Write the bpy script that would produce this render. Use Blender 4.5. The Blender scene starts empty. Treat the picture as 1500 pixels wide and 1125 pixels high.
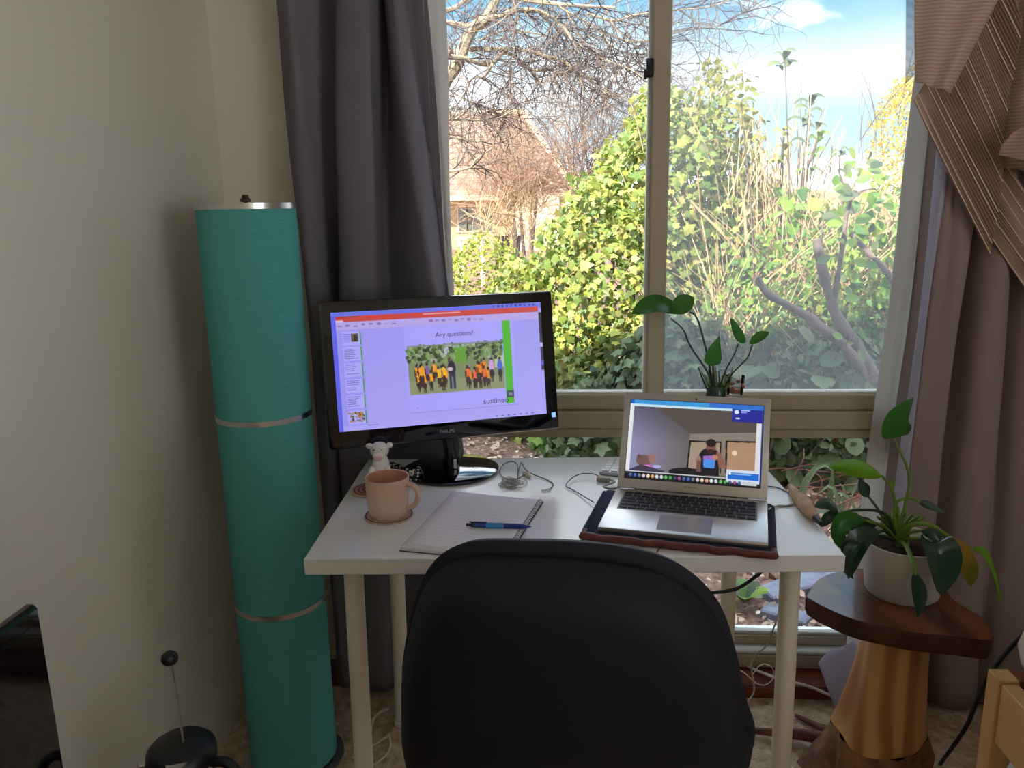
import bpy, bmesh, math, random
import numpy as np
from mathutils import Vector, Matrix
R = random.Random(7)
NR = np.random.RandomState(11)
S = bpy.context.scene
COL = S.collection

def lin(c):
    out = []
    for v in c[:3]:
        v = v / 255.0
        out.append(v / 12.92 if v <= 0.04045 else ((v + 0.055) / 1.055) ** 2.4)
    return (*out, 1.0)

# ---------------------------------------------------------------- camera
F = 1155.66
CAM = Vector((0, 0, 1.36))
_p, _r, _y = 0.21832, -0.018694, 0.078638
FWD = Vector((-math.sin(_y) * math.cos(_p), math.cos(_y) * math.cos(_p), -math.sin(_p)))
_rt = Vector((math.cos(_y), math.sin(_y), 0))
_dn = FWD.cross(_rt)
RT = (math.cos(_r) * _rt - math.sin(_r) * _dn).normalized()
DN = FWD.cross(RT)
cd = bpy.data.cameras.new('camera')
cam = bpy.data.objects.new('camera', cd); COL.objects.link(cam)
cam.matrix_world = Matrix(((RT.x, -DN.x, -FWD.x, CAM.x), (RT.y, -DN.y, -FWD.y, CAM.y), (RT.z, -DN.z, -FWD.z, CAM.z), (0, 0, 0, 1)))
cd.sensor_width = 36; cd.lens = 36 * F / 1500; cd.clip_start = 0.02; cd.clip_end = 500
S.camera = cam
S.view_settings.view_transform = 'Standard'
S.view_settings.look = 'None'
S.view_settings.gamma = 1
S.view_settings.use_curve_mapping = False
S.view_settings.exposure = 1.75

# ---------------------------------------------------------------- world: blue winter sky with soft cloud
W = bpy.data.worlds.new('sky'); S.world = W; W.use_nodes = True
nt = W.node_tree; nt.nodes.clear()
def N(t, **k):
    n = nt.nodes.new(t)
    for a, b in k.items(): setattr(n, a, b)
    return n
tc = N('ShaderNodeTexCoord'); sep = N('ShaderNodeSeparateXYZ'); nt.links.new(tc.outputs['Generated'], sep.inputs[0])
mp = N('ShaderNodeMapping'); mp.inputs['Scale'].default_value = (1.6, 1.6, 5.0); mp.inputs['Location'].default_value = (3.3, 0.9, 2.15)
nt.links.new(tc.outputs['Generated'], mp.inputs[0])
nz = N('ShaderNodeTexNoise'); nz.inputs['Scale'].default_value = 1.5; nz.inputs['Detail'].default_value = 6; nt.links.new(mp.outputs[0], nz.inputs['Vector'])
ma = N('ShaderNodeMath'); ma.operation = 'MULTIPLY_ADD'; nt.links.new(nz.outputs['Fac'], ma.inputs[0]); ma.inputs[1].default_value = 0.16; nt.links.new(sep.outputs['Z'], ma.inputs[2])
rz = N('ShaderNodeValToRGB'); nt.links.new(ma.outputs[0], rz.inputs[0])
e = rz.color_ramp.elements
e[0].position = 0.0; e[0].color = (0.90, 0.95, 1.0, 1)
e[1].position = 0.75; e[1].color = (0.06, 0.12, 0.20, 1)
for p_, c_ in ((.085, (0.70, 0.76, 0.82)), (.12, (0.145, 0.20, 0.225)), (.16, (0.13, 0.19, 0.22)), (.20, (0.24, 0.28, 0.30)), (.24, (0.145, 0.205, 0.245)), (.285, (0.052, 0.125, 0.19)), (.45, (0.042, 0.11, 0.18))):
    k = e.new(p_); k.color = (*c_, 1)
rc = N('ShaderNodeValToRGB'); nt.links.new(nz.outputs['Fac'], rc.inputs[0])
rc.color_ramp.elements[0].position = 0.47; rc.color_ramp.elements[0].color = (0, 0, 0, 1)
rc.color_ramp.elements[1].position = 0.68; rc.color_ramp.elements[1].color = (1, 1, 1, 1)
mx = N('ShaderNodeMixRGB'); nt.links.new(rc.outputs[0], mx.inputs['Fac']); nt.links.new(rz.outputs[0], mx.inputs[1]); mx.inputs[2].default_value = (1.5, 1.6, 1.72, 1)
bg = N('ShaderNodeBackground'); bg.inputs['Strength'].default_value = 1.9; nt.links.new(mx.outputs[0], bg.inputs[0])
ow = N('ShaderNodeOutputWorld'); nt.links.new(bg.outputs[0], ow.inputs[0])

# ---------------------------------------------------------------- sun and an added fill lamp at the right wall
sd = bpy.data.lights.new('sun', 'SUN'); sd.energy = 4.0; sd.angle = math.radians(0.6); sd.color = (1.0, 0.93, 0.78)
sun = bpy.data.objects.new('sun', sd); COL.objects.link(sun)
sun.rotation_euler = Vector((-0.50, -0.70, 0.70)).to_track_quat('Z', 'Y').to_euler()
def arealight(name, loc, direction, sx, sy, energy, color):
    d = bpy.data.lights.new(name, 'AREA'); d.shape = 'RECTANGLE'; d.size = sx; d.size_y = sy; d.energy = energy; d.color = color
    o = bpy.data.objects.new(name, d); COL.objects.link(o); o.location = loc
    o.rotation_euler = Vector(direction).to_track_quat('-Z', 'Z').to_euler()
arealight('right_fill_light', (2.57, -1.3, 1.45), (-1, 0, 0), 1.7, 1.15, 1.9, (1.0, 0.90, 0.88))  # added fill to brighten the room, no such source known

# ---------------------------------------------------------------- projecting photo points onto real planes
def ray(px, py): return RT * ((px - 750) / F) + DN * ((py - 562.5) / F) + FWD
def at(px, py, Y): d = ray(px, py); return CAM + d * (Y / d.y)
def atz(px, py, Z): d = ray(px, py); return CAM + d * ((Z - CAM.z) / d.z)
def atp(px, py, p, n): d = ray(px, py); return CAM + d * ((Vector(p) - CAM).dot(n) / d.dot(n))

# ---------------------------------------------------------------- materials
def M(name, c, rough=0.5, metal=0.0, c2=None, nscale=8, stretch=(1, 1, 1), bump=0.0, bscale=60, spec=0.5, coat=0.0, island=None, transl=0.0, emit=0.0, wave=None):
    m = bpy.data.materials.new(name); m.use_nodes = True
    t = m.node_tree; b = t.nodes['Principled BSDF']; out = t.nodes['Material Output']
    b.inputs['Roughness'].default_value = rough; b.inputs['Metallic'].default_value = metal
    b.inputs['Specular IOR Level'].default_value = spec; b.inputs['Coat Weight'].default_value = coat
    col = lin(c); b.inputs['Base Color'].default_value = col
    src = None
    g = t.nodes.new('ShaderNodeTexCoord'); mapn = t.nodes.new('ShaderNodeMapping'); mapn.inputs['Scale'].default_value = stretch
    t.links.new(g.outputs['Object'], mapn.inputs[0])
    if island:
        geo = t.nodes.new('ShaderNodeNewGeometry'); oi = t.nodes.new('ShaderNodeObjectInfo')
        ad = t.nodes.new('ShaderNodeMath'); ad.operation = 'ADD'; fr = t.nodes.new('ShaderNodeMath'); fr.operation = 'FRACT'
        t.links.new(geo.outputs['Random Per Island'], ad.inputs[0]); t.links.new(oi.outputs['Random'], ad.inputs[1]); t.links.new(ad.outputs[0], fr.inputs[0])
        r = t.nodes.new('ShaderNodeValToRGB'); els = r.color_ramp.elements
        cs = [c] + list(island)
        els[0].color = lin(cs[0]); els[1].color = lin(cs[-1])
        for i in range(1, len(cs) - 1):
            els.new(i / (len(cs) - 1)).color = lin(cs[i])
        t.links.new(fr.outputs[0], r.inputs[0]); src = r.outputs[0]
    elif wave:
        w = t.nodes.new('ShaderNodeTexWave'); w.bands_direction = wave[0]; w.inputs['Scale'].default_value = wave[1]; w.inputs['Distortion'].default_value = wave[2]; w.inputs['Detail'].default_value = 3
        t.links.new(mapn.outputs[0], w.inputs['Vector'])
        r = t.nodes.new('ShaderNodeValToRGB'); r.color_ramp.elements[0].color = col; r.color_ramp.elements[1].color = lin(c2); r.color_ramp.elements[0].position = wave[3] if len(wave) > 3 else 0.2
        r.color_ramp.elements[1].position = wave[4] if len(wave) > 4 else 0.9
        t.links.new(w.outputs[0], r.inputs[0]); src = r.outputs[0]
    elif c2:
        n = t.nodes.new('ShaderNodeTexNoise'); n.inputs['Scale'].default_value = nscale; n.inputs['Detail'].default_value = 5
        t.links.new(mapn.outputs[0], n.inputs['Vector'])
        r = t.nodes.new('ShaderNodeValToRGB'); r.color_ramp.elements[0].color = col; r.color_ramp.elements[1].color = lin(c2)
        r.color_ramp.elements[0].position = 0.35; r.color_ramp.elements[1].position = 0.65
        t.links.new(n.outputs['Fac'], r.inputs[0]); src = r.outputs[0]
    if src is not None: t.links.new(src, b.inputs['Base Color'])
    if bump:
        n2 = t.nodes.new('ShaderNodeTexNoise'); n2.inputs['Scale'].default_value = bscale; n2.inputs['Detail'].default_value = 4
        t.links.new(mapn.outputs[0], n2.inputs['Vector'])
        bp = t.nodes.new('ShaderNodeBump'); bp.inputs['Strength'].default_value = bump; bp.inputs['Distance'].default_value = 0.01
        t.links.new(n2.outputs['Fac'], bp.inputs['Height']); t.links.new(bp.outputs[0], b.inputs['Normal'])
    if transl:
        tr = t.nodes.new('ShaderNodeBsdfTranslucent'); ms = t.nodes.new('ShaderNodeMixShader'); ms.inputs[0].default_value = transl
        if src is not None: t.links.new(src, tr.inputs[0])
        else: tr.inputs[0].default_value = col
        t.links.new(b.outputs[0], ms.inputs[1]); t.links.new(tr.outputs[0], ms.inputs[2]); t.links.new(ms.outputs[0], out.inputs[0])
    if emit:
        b.inputs['Emission Color'].default_value = col; b.inputs['Emission Strength'].default_value = emit
    return m

def glassmat(name, tint=(1, 1, 1), refl=1.0, rough=0.0):
    m = bpy.data.materials.new(name); m.use_nodes = True; t = m.node_tree; t.nodes.clear()
    o = t.nodes.new('ShaderNodeOutputMaterial'); a = t.nodes.new('ShaderNodeBsdfTransparent'); a.inputs[0].default_value = (*tint, 1)
    g = t.nodes.new('ShaderNodeBsdfGlossy'); g.inputs['Roughness'].default_value = rough
    fz = t.nodes.new('ShaderNodeFresnel'); fz.inputs[0].default_value = 1.45
    mu = t.nodes.new('ShaderNodeMath'); mu.operation = 'MULTIPLY'; mu.inputs[1].default_value = refl
    s = t.nodes.new('ShaderNodeMixShader')
    t.links.new(fz.outputs[0], mu.inputs[0]); t.links.new(mu.outputs[0], s.inputs[0]); t.links.new(a.outputs[0], s.inputs[1]); t.links.new(g.outputs[0], s.inputs[2]); t.links.new(s.outputs[0], o.inputs[0])
    return m
def sheermat(name, col, alpha, rough=0.8, transl=0.5, wave=None, col2=None):
    m = M(name, col, rough=rough, transl=transl, wave=wave, c2=col2); t = m.node_tree; o = t.nodes['Material Output']
    prev = o.inputs[0].links[0].from_socket
    a = t.nodes.new('ShaderNodeBsdfTransparent'); s = t.nodes.new('ShaderNodeMixShader'); s.inputs[0].default_value = alpha
    t.links.new(a.outputs[0], s.inputs[1]); t.links.new(prev, s.inputs[2]); t.links.new(s.outputs[0], o.inputs[0])
    return m
def screenmat(name, strength=1.0):
    m = bpy.data.materials.new(name); m.use_nodes = True; t = m.node_tree; b = t.nodes['Principled BSDF']
    b.inputs['Base Color'].default_value = (0.01, 0.01, 0.01, 1); b.inputs['Roughness'].default_value = 0.35
    a = t.nodes.new('ShaderNodeAttribute'); a.attribute_name = 'Col'; t.links.new(a.outputs['Color'], b.inputs['Emission Color']); b.inputs['Emission Strength'].default_value = strength
    return m

MAT = {}
MAT['wall'] = M('warm_white_paint', (226, 218, 202), rough=0.85, bump=0.05, bscale=250)
MAT['ceil'] = M('ceiling_paint', (238, 234, 226), rough=0.9)
MAT['carpet'] = M('beige_wool_carpet', (232, 212, 182), rough=1.0, c2=(196, 168, 132), nscale=40, bump=1.0, bscale=120, spec=0.1)
MAT['frame'] = M('cream_aluminium', (186, 172, 148), rough=0.4, c2=(180, 166, 143), nscale=3)
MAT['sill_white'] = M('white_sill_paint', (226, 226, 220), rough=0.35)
MAT['timber'] = M('red_brown_timber', (122, 58, 36), rough=0.28, c2=(92, 40, 26), nscale=6, stretch=(1, 12, 12))
MAT['white'] = M('white_laminate', (240, 238, 234), rough=0.22)
MAT['leg'] = M('white_powder_coat', (232, 224, 206), rough=0.35)
MAT['curtain'] = M('grey_mauve_curtain_cloth', (124, 119, 128), rough=0.95, bump=0.15, bscale=500, spec=0.1, transl=0.06)
MAT['curtain_r'] = M('brown_grey_curtain_cloth', (158, 140, 134), rough=0.95, bump=0.15, bscale=500, spec=0.1, transl=0.06)
MAT['lining'] = M('white_curtain_lining', (222, 218, 214), rough=0.9, spec=0.1, transl=0.65)
MAT['hem'] = M('pale_lavender_lining', (218, 214, 230), rough=0.9, spec=0.1, transl=0.5)
MAT['teal'] = M('teal_lamp_fabric', (84, 164, 160), rough=0.9, c2=(94, 174, 168), nscale=10, stretch=(3, 3, 60), bump=0.2, bscale=30, spec=0.15)
MAT['steel'] = M('brushed_steel', (205, 203, 198), rough=0.28, metal=1.0)
MAT['black'] = M('black_plastic', (16, 16, 20), rough=0.4)
MAT['gloss'] = M('piano_black', (6, 6, 10), rough=0.06, coat=0.5)
MAT['chair'] = M('black_chair_plastic', (18, 20, 31), rough=0.62, spec=0.35)
MAT['pad'] = M('navy_black_chair_pad', (18, 19, 36), rough=0.7)
MAT['wood_leg'] = M('beech_leg', (176, 134, 88), rough=0.5, c2=(150, 108, 66), nscale=5, stretch=(8, 8, 1))
MAT['alu'] = M('laptop_aluminium', (196, 192, 188), rough=0.32, metal=0.85)
MAT['key'] = M('black_key', (12, 12, 14), rough=0.55)
MAT['leather'] = M('brown_leather', (104, 48, 36), rough=0.5, bump=0.2, bscale=200)
MAT['felt'] = M('navy_felt', (44, 50, 74), rough=1.0, bump=0.3, bscale=400)
MAT['paper'] = M('white_notepaper', (238, 234, 238), rough=0.9)
MAT['ink'] = M('faint_pencil', (230, 226, 233), rough=0.9)
MAT['penblue'] = M('pen_blue', (22, 58, 140), rough=0.25, coat=0.4)
MAT['penlight'] = M('pen_light_blue', (60, 140, 210), rough=0.3)
MAT['mug'] = M('blush_stoneware', (214, 176, 152), rough=0.45, c2=(224, 196, 170), nscale=6)
MAT['mug_in'] = M('mug_inside', (204, 150, 124), rough=0.4)
MAT['coaster'] = M('pale_coaster', (206, 178, 160), rough=0.7)
MAT['coaster_rim'] = M('dark_coaster_rim', (110, 66, 56), rough=0.6)
MAT['red'] = M('red_coaster_print', (160, 84, 70), rough=0.6)
MAT['ceramic'] = M('white_ceramic', (232, 226, 216), rough=0.35)
MAT['snout'] = M('pink_glaze', (222, 176, 166), rough=0.4)
MAT['cord'] = M('silver_grey_cord', (168, 160, 146), rough=0.5)
MAT['cordw'] = M('white_cord', (226, 216, 198), rough=0.5)
MAT['cordd'] = M('dark_grey_cord', (70, 72, 84), rough=0.5)
MAT['cordb'] = M('black_cord', (14, 13, 14), rough=0.5)
MAT['tan'] = M('tan_cloth', (200, 168, 134), rough=0.8, c2=(176, 140, 106), nscale=30)
MAT['slab'] = M('polished_slab_wood', (128, 72, 42), rough=0.22, wave=('X', 2.2, 6.0), c2=(86, 42, 22), coat=0.3)
MAT['bark'] = M('dark_slab_edge', (92, 44, 22), rough=0.5, c2=(50, 22, 12), nscale=14, bump=0.6, bscale=40)
MAT['trunk'] = M('golden_trunk_wood', (220, 166, 102), rough=0.42, wave=('X', 5, 5.0), c2=(172, 114, 62), stretch=(1, 1, 0.15), bump=0.2, bscale=14)
MAT['burl'] = M('dark_burl_wood', (170, 118, 70), rough=0.6, c2=(84, 52, 30), nscale=12, bump=1.0, bscale=25)
MAT['root'] = M('brown_root', (128, 78, 56), rough=0.7, c2=(90, 50, 36), nscale=10)
MAT['pot'] = M('grey_white_pot', (210, 205, 197), rough=0.6)
MAT['soil'] = M('potting_soil', (66, 44, 34), rough=1.0, bump=1.0, bscale=80)
MAT['leaf'] = M('glossy_green_leaf', (42, 92, 34), rough=0.3, c2=(60, 122, 40), nscale=4, transl=0.35, spec=0.6)
MAT['leafb'] = M('bright_green_leaf', (92, 150, 30), rough=0.3, c2=(120, 170, 40), nscale=6, transl=0.4)
MAT['leafd'] = M('dark_blue_green_leaf', (36, 66, 52), rough=0.2, c2=(46, 82, 60), nscale=5, transl=0.15, spec=0.7)
MAT['leafy'] = M('yellowing_leaf', (196, 140, 30), rough=0.4, c2=(110, 120, 30), nscale=7, transl=0.4)
MAT['stem'] = M('pale_green_stem', (130, 160, 66), rough=0.4, c2=(96, 132, 46), nscale=10, transl=0.1)
MAT['stemd'] = M('dark_green_stem', (44, 62, 38), rough=0.4)
MAT['pine'] = M('pine_wood', (222, 178, 116), rough=0.5, wave=('X', 3, 4.0), c2=(204, 154, 92), stretch=(1, 0.2, 1))
MAT['linen'] = M('greige_linen', (190, 172, 154), rough=0.95, bump=0.2, bscale=200)
MAT['sheet'] = M('white_sheet', (214, 212, 216), rough=0.95)
MAT['scarf'] = sheermat('striped_sheer_scarf', (164, 132, 114), 0.90, wave=('X', 1.0, 0.6, 0.55, 0.97), col2=(214, 188, 164), transl=0.4)
MAT['scarf2'] = sheermat('ribbed_sheer_scarf', (202, 176, 158), 0.93, wave=('Z', 42, 1.5, 0.1, 1.0), col2=(226, 204, 186), transl=0.45)
MAT['lace'] = sheermat('lace_trim', (120, 130, 160), 0.45, wave=('DIAGONAL', 30, 0.3, 0.4, 0.8), col2=(60, 70, 100))
MAT['glass'] = glassmat('window_glass', refl=0.75)
MAT['cupglass'] = glassmat('cup_glass', tint=(0.96, 0.95, 0.94), refl=1.0)
MAT['fly'] = sheermat('grey_fly_screen', (190, 196, 204), 0.13, transl=0.7)
MAT['screen'] = screenmat('screen_pixels', 0.295)
# outdoors
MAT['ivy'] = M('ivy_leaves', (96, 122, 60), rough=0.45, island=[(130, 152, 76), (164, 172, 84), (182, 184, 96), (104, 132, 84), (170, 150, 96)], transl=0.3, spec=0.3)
MAT['ivyn'] = M('ivy_leaves_near', (70, 100, 60), rough=0.4, island=[(92, 122, 66), (150, 160, 62), (112, 138, 84)], transl=0.25, spec=0.4)
MAT['olive'] = M('olive_shrub_leaves', (128, 124, 62), rough=0.6, island=[(156, 146, 76), (112, 122, 54), (176, 164, 96)], transl=0.3, spec=0.2)
MAT['fresh'] = M('fresh_green_leaves', (100, 142, 60), rough=0.4, island=[(140, 170, 70), (84, 124, 74), (170, 186, 80)], transl=0.35, spec=0.3)
MAT['shade'] = M('deep_green_shade_leaves', (78, 98, 66), rough=0.5, island=[(96, 112, 78), (116, 128, 92), (62, 80, 58)], transl=0.2, spec=0.3)  # shade of the low foliage put into the green; also plain dark leaves
MAT['gold'] = M('golden_leaves', (206, 170, 40), rough=0.6, island=[(222, 190, 50), (170, 160, 50), (230, 200, 70)], transl=0.3, spec=0.2)
MAT['bush'] = M('light_bush_leaves', (140, 150, 60), rough=0.5, island=[(170, 176, 80), (110, 136, 60), (190, 186, 100)], transl=0.3, spec=0.2)
MAT['stalk'] = M('dry_stalks', (200, 170, 130), rough=0.8, island=[(176, 144, 110), (216, 190, 150), (160, 130, 100)], spec=0.1)
MAT['bough'] = M('pale_grey_bark', (168, 156, 132), rough=0.8, c2=(122, 112, 98), nscale=12, bump=0.4, bscale=30)
MAT['twig'] = M('grey_twigs', (112, 100, 96), rough=0.8, island=[(88, 78, 80), (140, 122, 104)], spec=0.1)
MAT['twigt'] = M('tan_twigs', (160, 128, 102), rough=0.8, island=[(134, 106, 88), (180, 148, 120)], spec=0.1)
MAT['greybark'] = M('shaded_grey_bark', (128, 114, 106), rough=0.85, c2=(98, 86, 84), nscale=14, bump=0.8, bscale=40)
MAT['mulch'] = M('bark_mulch', (146, 118, 102), rough=1.0, c2=(100, 78, 70), nscale=45, bump=1.0, bscale=50, spec=0.1)
MAT['litter'] = M('leaf_litter', (200, 176, 156), rough=0.9, island=[(146, 114, 98), (226, 208, 186), (124, 98, 86), (176, 146, 126)], spec=0.1)
MAT['stone'] = M('blue_grey_paver', (128, 130, 146), rough=0.7, c2=(98, 100, 116), nscale=14, bump=0.4, bscale=40)
MAT['fence'] = M('weathered_paling', (196, 164, 124), rough=0.85, c2=(166, 134, 100), nscale=8, stretch=(6, 6, 0.6))
MAT['tile'] = M('terracotta_grey_tile', (146, 118, 102), rough=0.85, c2=(122, 102, 92), nscale=3)
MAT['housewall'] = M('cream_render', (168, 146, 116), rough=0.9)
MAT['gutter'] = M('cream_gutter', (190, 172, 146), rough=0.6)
MAT['darkglass'] = M('far_window_pane', (84, 88, 84), rough=0.2)
MAT['ownbrick'] = M('exterior_render', (190, 176, 156), rough=0.9)

# ---------------------------------------------------------------- mesh helpers
def V(*a): return Vector(a)
class MB:
    def __init__(s): s.v = []; s.f = []; s.m = []
    def add(s, vs, fs, m=0):
        n = len(s.v); s.v += [tuple(x) for x in vs]; s.f += [tuple(i + n for i in f) for f in fs]; s.m += [m] * len(fs); return s
ORG = {}
def link(me, name, parent=None):
    o = bpy.data.objects.new(name, me); COL.objects.link(o)
    if parent is not None: o.parent = parent; ORG[o.name] = ORG[parent.name]
    else: ORG[o.name] = V(0, 0, 0)
    return o
def build(mb, name, mats, parent=None, smooth=True, angle=38):
    me = bpy.data.meshes.new(name)
    if parent is not None: org = ORG[parent.name]
    else:
        a = np.array(mb.v); org = Vector(((a[:, 0].min() + a[:, 0].max()) / 2, (a[:, 1].min() + a[:, 1].max()) / 2, a[:, 2].min()))
    me.from_pydata([(x - org.x, y - org.y, z - org.z) for x, y, z in mb.v], [], mb.f)
    if not isinstance(mats, (list, tuple)): mats = [mats]
    for m in mats: me.materials.append(MAT[m] if isinstance(m, str) else m)
    if len(mats) > 1: me.polygons.foreach_set('material_index', mb.m)
    if smooth:
        me.polygons.foreach_set('use_smooth', [True] * len(me.polygons)); me.set_sharp_from_angle(angle=math.radians(angle))
    me.update()
    o = link(me, name, parent)
    if parent is None: o.location = org; ORG[o.name] = org
    return o
def tag(o, label=None, cat=None, group=None, kind=None):
    for k_, v_ in (('label', label), ('category', cat), ('group', group), ('kind', kind)):
        if v_: o[k_] = v_
    return o
def thing(name, label, cat, loc, group=None):
    o = bpy.data.objects.new(name, None); COL.objects.link(o); o.location = loc; o.empty_display_size = 0.05; ORG[o.name] = Vector(loc)
    return tag(o, label, cat, group)
I3 = (V(1, 0, 0), V(0, 1, 0), V(0, 0, 1))
def rotz(a): return (V(math.cos(a), math.sin(a), 0), V(-math.sin(a), math.cos(a), 0), V(0, 0, 1))
def obox(mb, c, h, ax=I3, bev=0.0, m=0, seg=1):
    """oriented box: centre c, half sizes h, axes ax, bevelled edges"""
    bm = bmesh.new(); bmesh.ops.create_cube(bm, size=2)
    for v in bm.verts: v.co = V(v.co.x * h[0], v.co.y * h[1], v.co.z * h[2])
    if bev: bmesh.ops.bevel(bm, geom=list(bm.edges), offset=bev, segments=seg, profile=0.5, affect='EDGES')
    bm.verts.index_update(); c = Vector(c)
    mb.add([c + ax[0] * v.co.x + ax[1] * v.co.y + ax[2] * v.co.z for v in bm.verts], [[v.index for v in f.verts] for f in bm.faces], m); bm.free(); return mb
def bx(mb, x0, x1, y0, y1, z0, z1, bev=0.0, m=0):
    return obox(mb, ((x0 + x1) / 2, (y0 + y1) / 2, (z0 + z1) / 2), ((x1 - x0) / 2, (y1 - y0) / 2, (z1 - z0) / 2), bev=bev, m=m)
def smooth(pts, n=6):
    pts = [Vector(p) for p in pts]
    if len(pts) < 3: return [pts[0].lerp(pts[-1], i / n) for i in range(n + 1)]
    P = [pts[0] * 2 - pts[1]] + pts + [pts[-1] * 2 - pts[-2]]; out = []
    for i in range(1, len(P) - 2):
        a, b, c, d = P[i - 1], P[i], P[i + 1], P[i + 2]
        for j in range(n):
            t = j / n
            out.append(0.5 * ((2 * b) + (c - a) * t + (2 * a - 5 * b + 4 * c - d) * t * t + (3 * b - a - 3 * c + d) * t ** 3))
    return out + [pts[-1]]
def tube(mb, pts, r, sides=8, m=0, cap=True):
    pts = [Vector(p) for p in pts]; n = len(pts)
    rr = r if callable(r) else ((lambda t: r[0] + (r[1] - r[0]) * t) if isinstance(r, (tuple, list)) else (lambda t: r))
    d = (pts[1] - pts[0]).normalized(); u = d.orthogonal().normalized(); vs = []
    for i, p in enumerate(pts):
        t_ = (pts[min(i + 1, n - 1)] - pts[max(i - 1, 0)])
        if t_.length > 1e-9: d = t_.normalized()
        u = (u - d * u.dot(d)); u = u.normalized() if u.length > 1e-6 else d.orthogonal().normalized(); w = d.cross(u); q = rr(i / (n - 1))
        for k_ in range(sides):
            a = 2 * math.pi * k_ / sides; vs.append(p + (u * math.cos(a) + w * math.sin(a)) * q)
    fs = [[i * sides + k_, i * sides + (k_ + 1) % sides, (i + 1) * sides + (k_ + 1) % sides, (i + 1) * sides + k_] for i in range(n - 1) for k_ in range(sides)]
    if cap and sides > 3: fs += [list(range(sides))[::-1], [(n - 1) * sides + k_ for k_ in range(sides)]]
    return mb.add(vs, fs, m)
def lathe(mb, prof, c, seg=32, ax=I3, m=0, sx=1.0):
    c = Vector(c); n = len(prof); vs = []
    for r, z in prof:
        for k_ in range(seg):
            a = 2 * math.pi * k_ / seg; vs.append(c + ax[0] * (r * math.cos(a) * sx) + ax[1] * (r * math.sin(a)) + ax[2] * z)
    fs = [[i * seg + k_, i * seg + (k_ + 1) % seg, (i + 1) * seg + (k_ + 1) % seg, (i + 1) * seg + k_] for i in range(n - 1) for k_ in range(seg)]
    return mb.add(vs, fs, m)
def ball(mb, c, r, seg=14, rings=9, ax=I3, m=0):
    if not isinstance(r, (tuple, list)): r = (r, r, r)
    c = Vector(c); vs = []; fs = []
    for i in range(rings + 1):
        t_ = math.pi * i / rings
        for k_ in range(seg):
            a = 2 * math.pi * k_ / seg
            vs.append(c + ax[0] * (r[0] * math.sin(t_) * math.cos(a)) + ax[1] * (r[1] * math.sin(t_) * math.sin(a)) + ax[2] * (-r[2] * math.cos(t_)))
    fs = [[i * seg + k_, i * seg + (k_ + 1) % seg, (i + 1) * seg + (k_ + 1) % seg, (i + 1) * seg + k_] for i in range(rings) for k_ in range(seg)]
    return mb.add(vs, fs, m)
def grid(mb, fn, nu, nv, m=0):
    vs = [fn(i / nu, j / nv) for j in range(nv + 1) for i in range(nu + 1)]
    fs = [[j * (nu + 1) + i, j * (nu + 1) + i + 1, (j + 1) * (nu + 1) + i + 1, (j + 1) * (nu + 1) + i] for j in range(nv) for i in range(nu)]
    return mb.add(vs, fs, m)
def solidify(o, th):
    md = o.modifiers.new('thickness', 'SOLIDIFY'); md.thickness = th; md.offset = 0; return o
def text(name, body, size, c, ax, mat, parent, align='CENTER', depth=0.0004):
    cu = bpy.data.curves.new('lettering', 'FONT'); cu.body = body; cu.size = size; cu.align_x = align; cu.align_y = 'CENTER'; cu.extrude = depth; cu.resolution_u = 3
    o = bpy.data.objects.new('lettering', cu); COL.objects.link(o)
    dg = bpy.context.evaluated_depsgraph_get(); me = bpy.data.meshes.new_from_object(o.evaluated_get(dg)); bpy.data.objects.remove(o)
    org = ORG[parent.name]; c = Vector(c) - org
    for v in me.vertices: v.co = c + ax[0] * v.co.x + ax[1] * v.co.y + ax[2] * v.co.z
    me.materials.clear(); me.materials.append(MAT[mat] if isinstance(mat, str) else mat); me.name = name
    return link(me, name, parent)
def leafblade(mb, pts, width, up, shape='lance', fold=0.12, n=9, m=0, curl=0.0):
    """blade along a curved midrib; pts = midrib points base to tip"""
    P = smooth(pts, max(2, n // max(1, len(pts) - 1))); k_ = len(P) - 1; vs = []; fs = []
    for i, p in enumerate(P):
        t_ = i / k_; d = (P[min(i + 1, k_)] - P[max(i - 1, 0)]).normalized(); s = d.cross(up)
        s = s.normalized() if s.length > 1e-6 else V(1, 0, 0); nr = s.cross(d).normalized()
        if shape == 'heart': w = width * 0.5 * (math.sin(math.pi * min(1, t_ ** 0.55)) ** 0.8) * (1.06 - 0.25 * t_)
        elif shape == 'oval': w = width * 0.5 * math.sin(math.pi * t_) ** 0.7
        else: w = width * 0.5 * math.sin(math.pi * t_ ** 0.75) ** 0.9
        w = max(w, 0.0004)
        for q in (-1, -0.5, 0, 0.5, 1):
            vs.append(p + s * (w * q) + nr * (fold * w * abs(q) * 1.6 - curl * w * q * q))
    for i in range(k_):
        for j in range(4):
            a = i * 5 + j; fs.append([a, a + 1, a + 6, a + 5])
    return mb.add(vs, fs, m)

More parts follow.
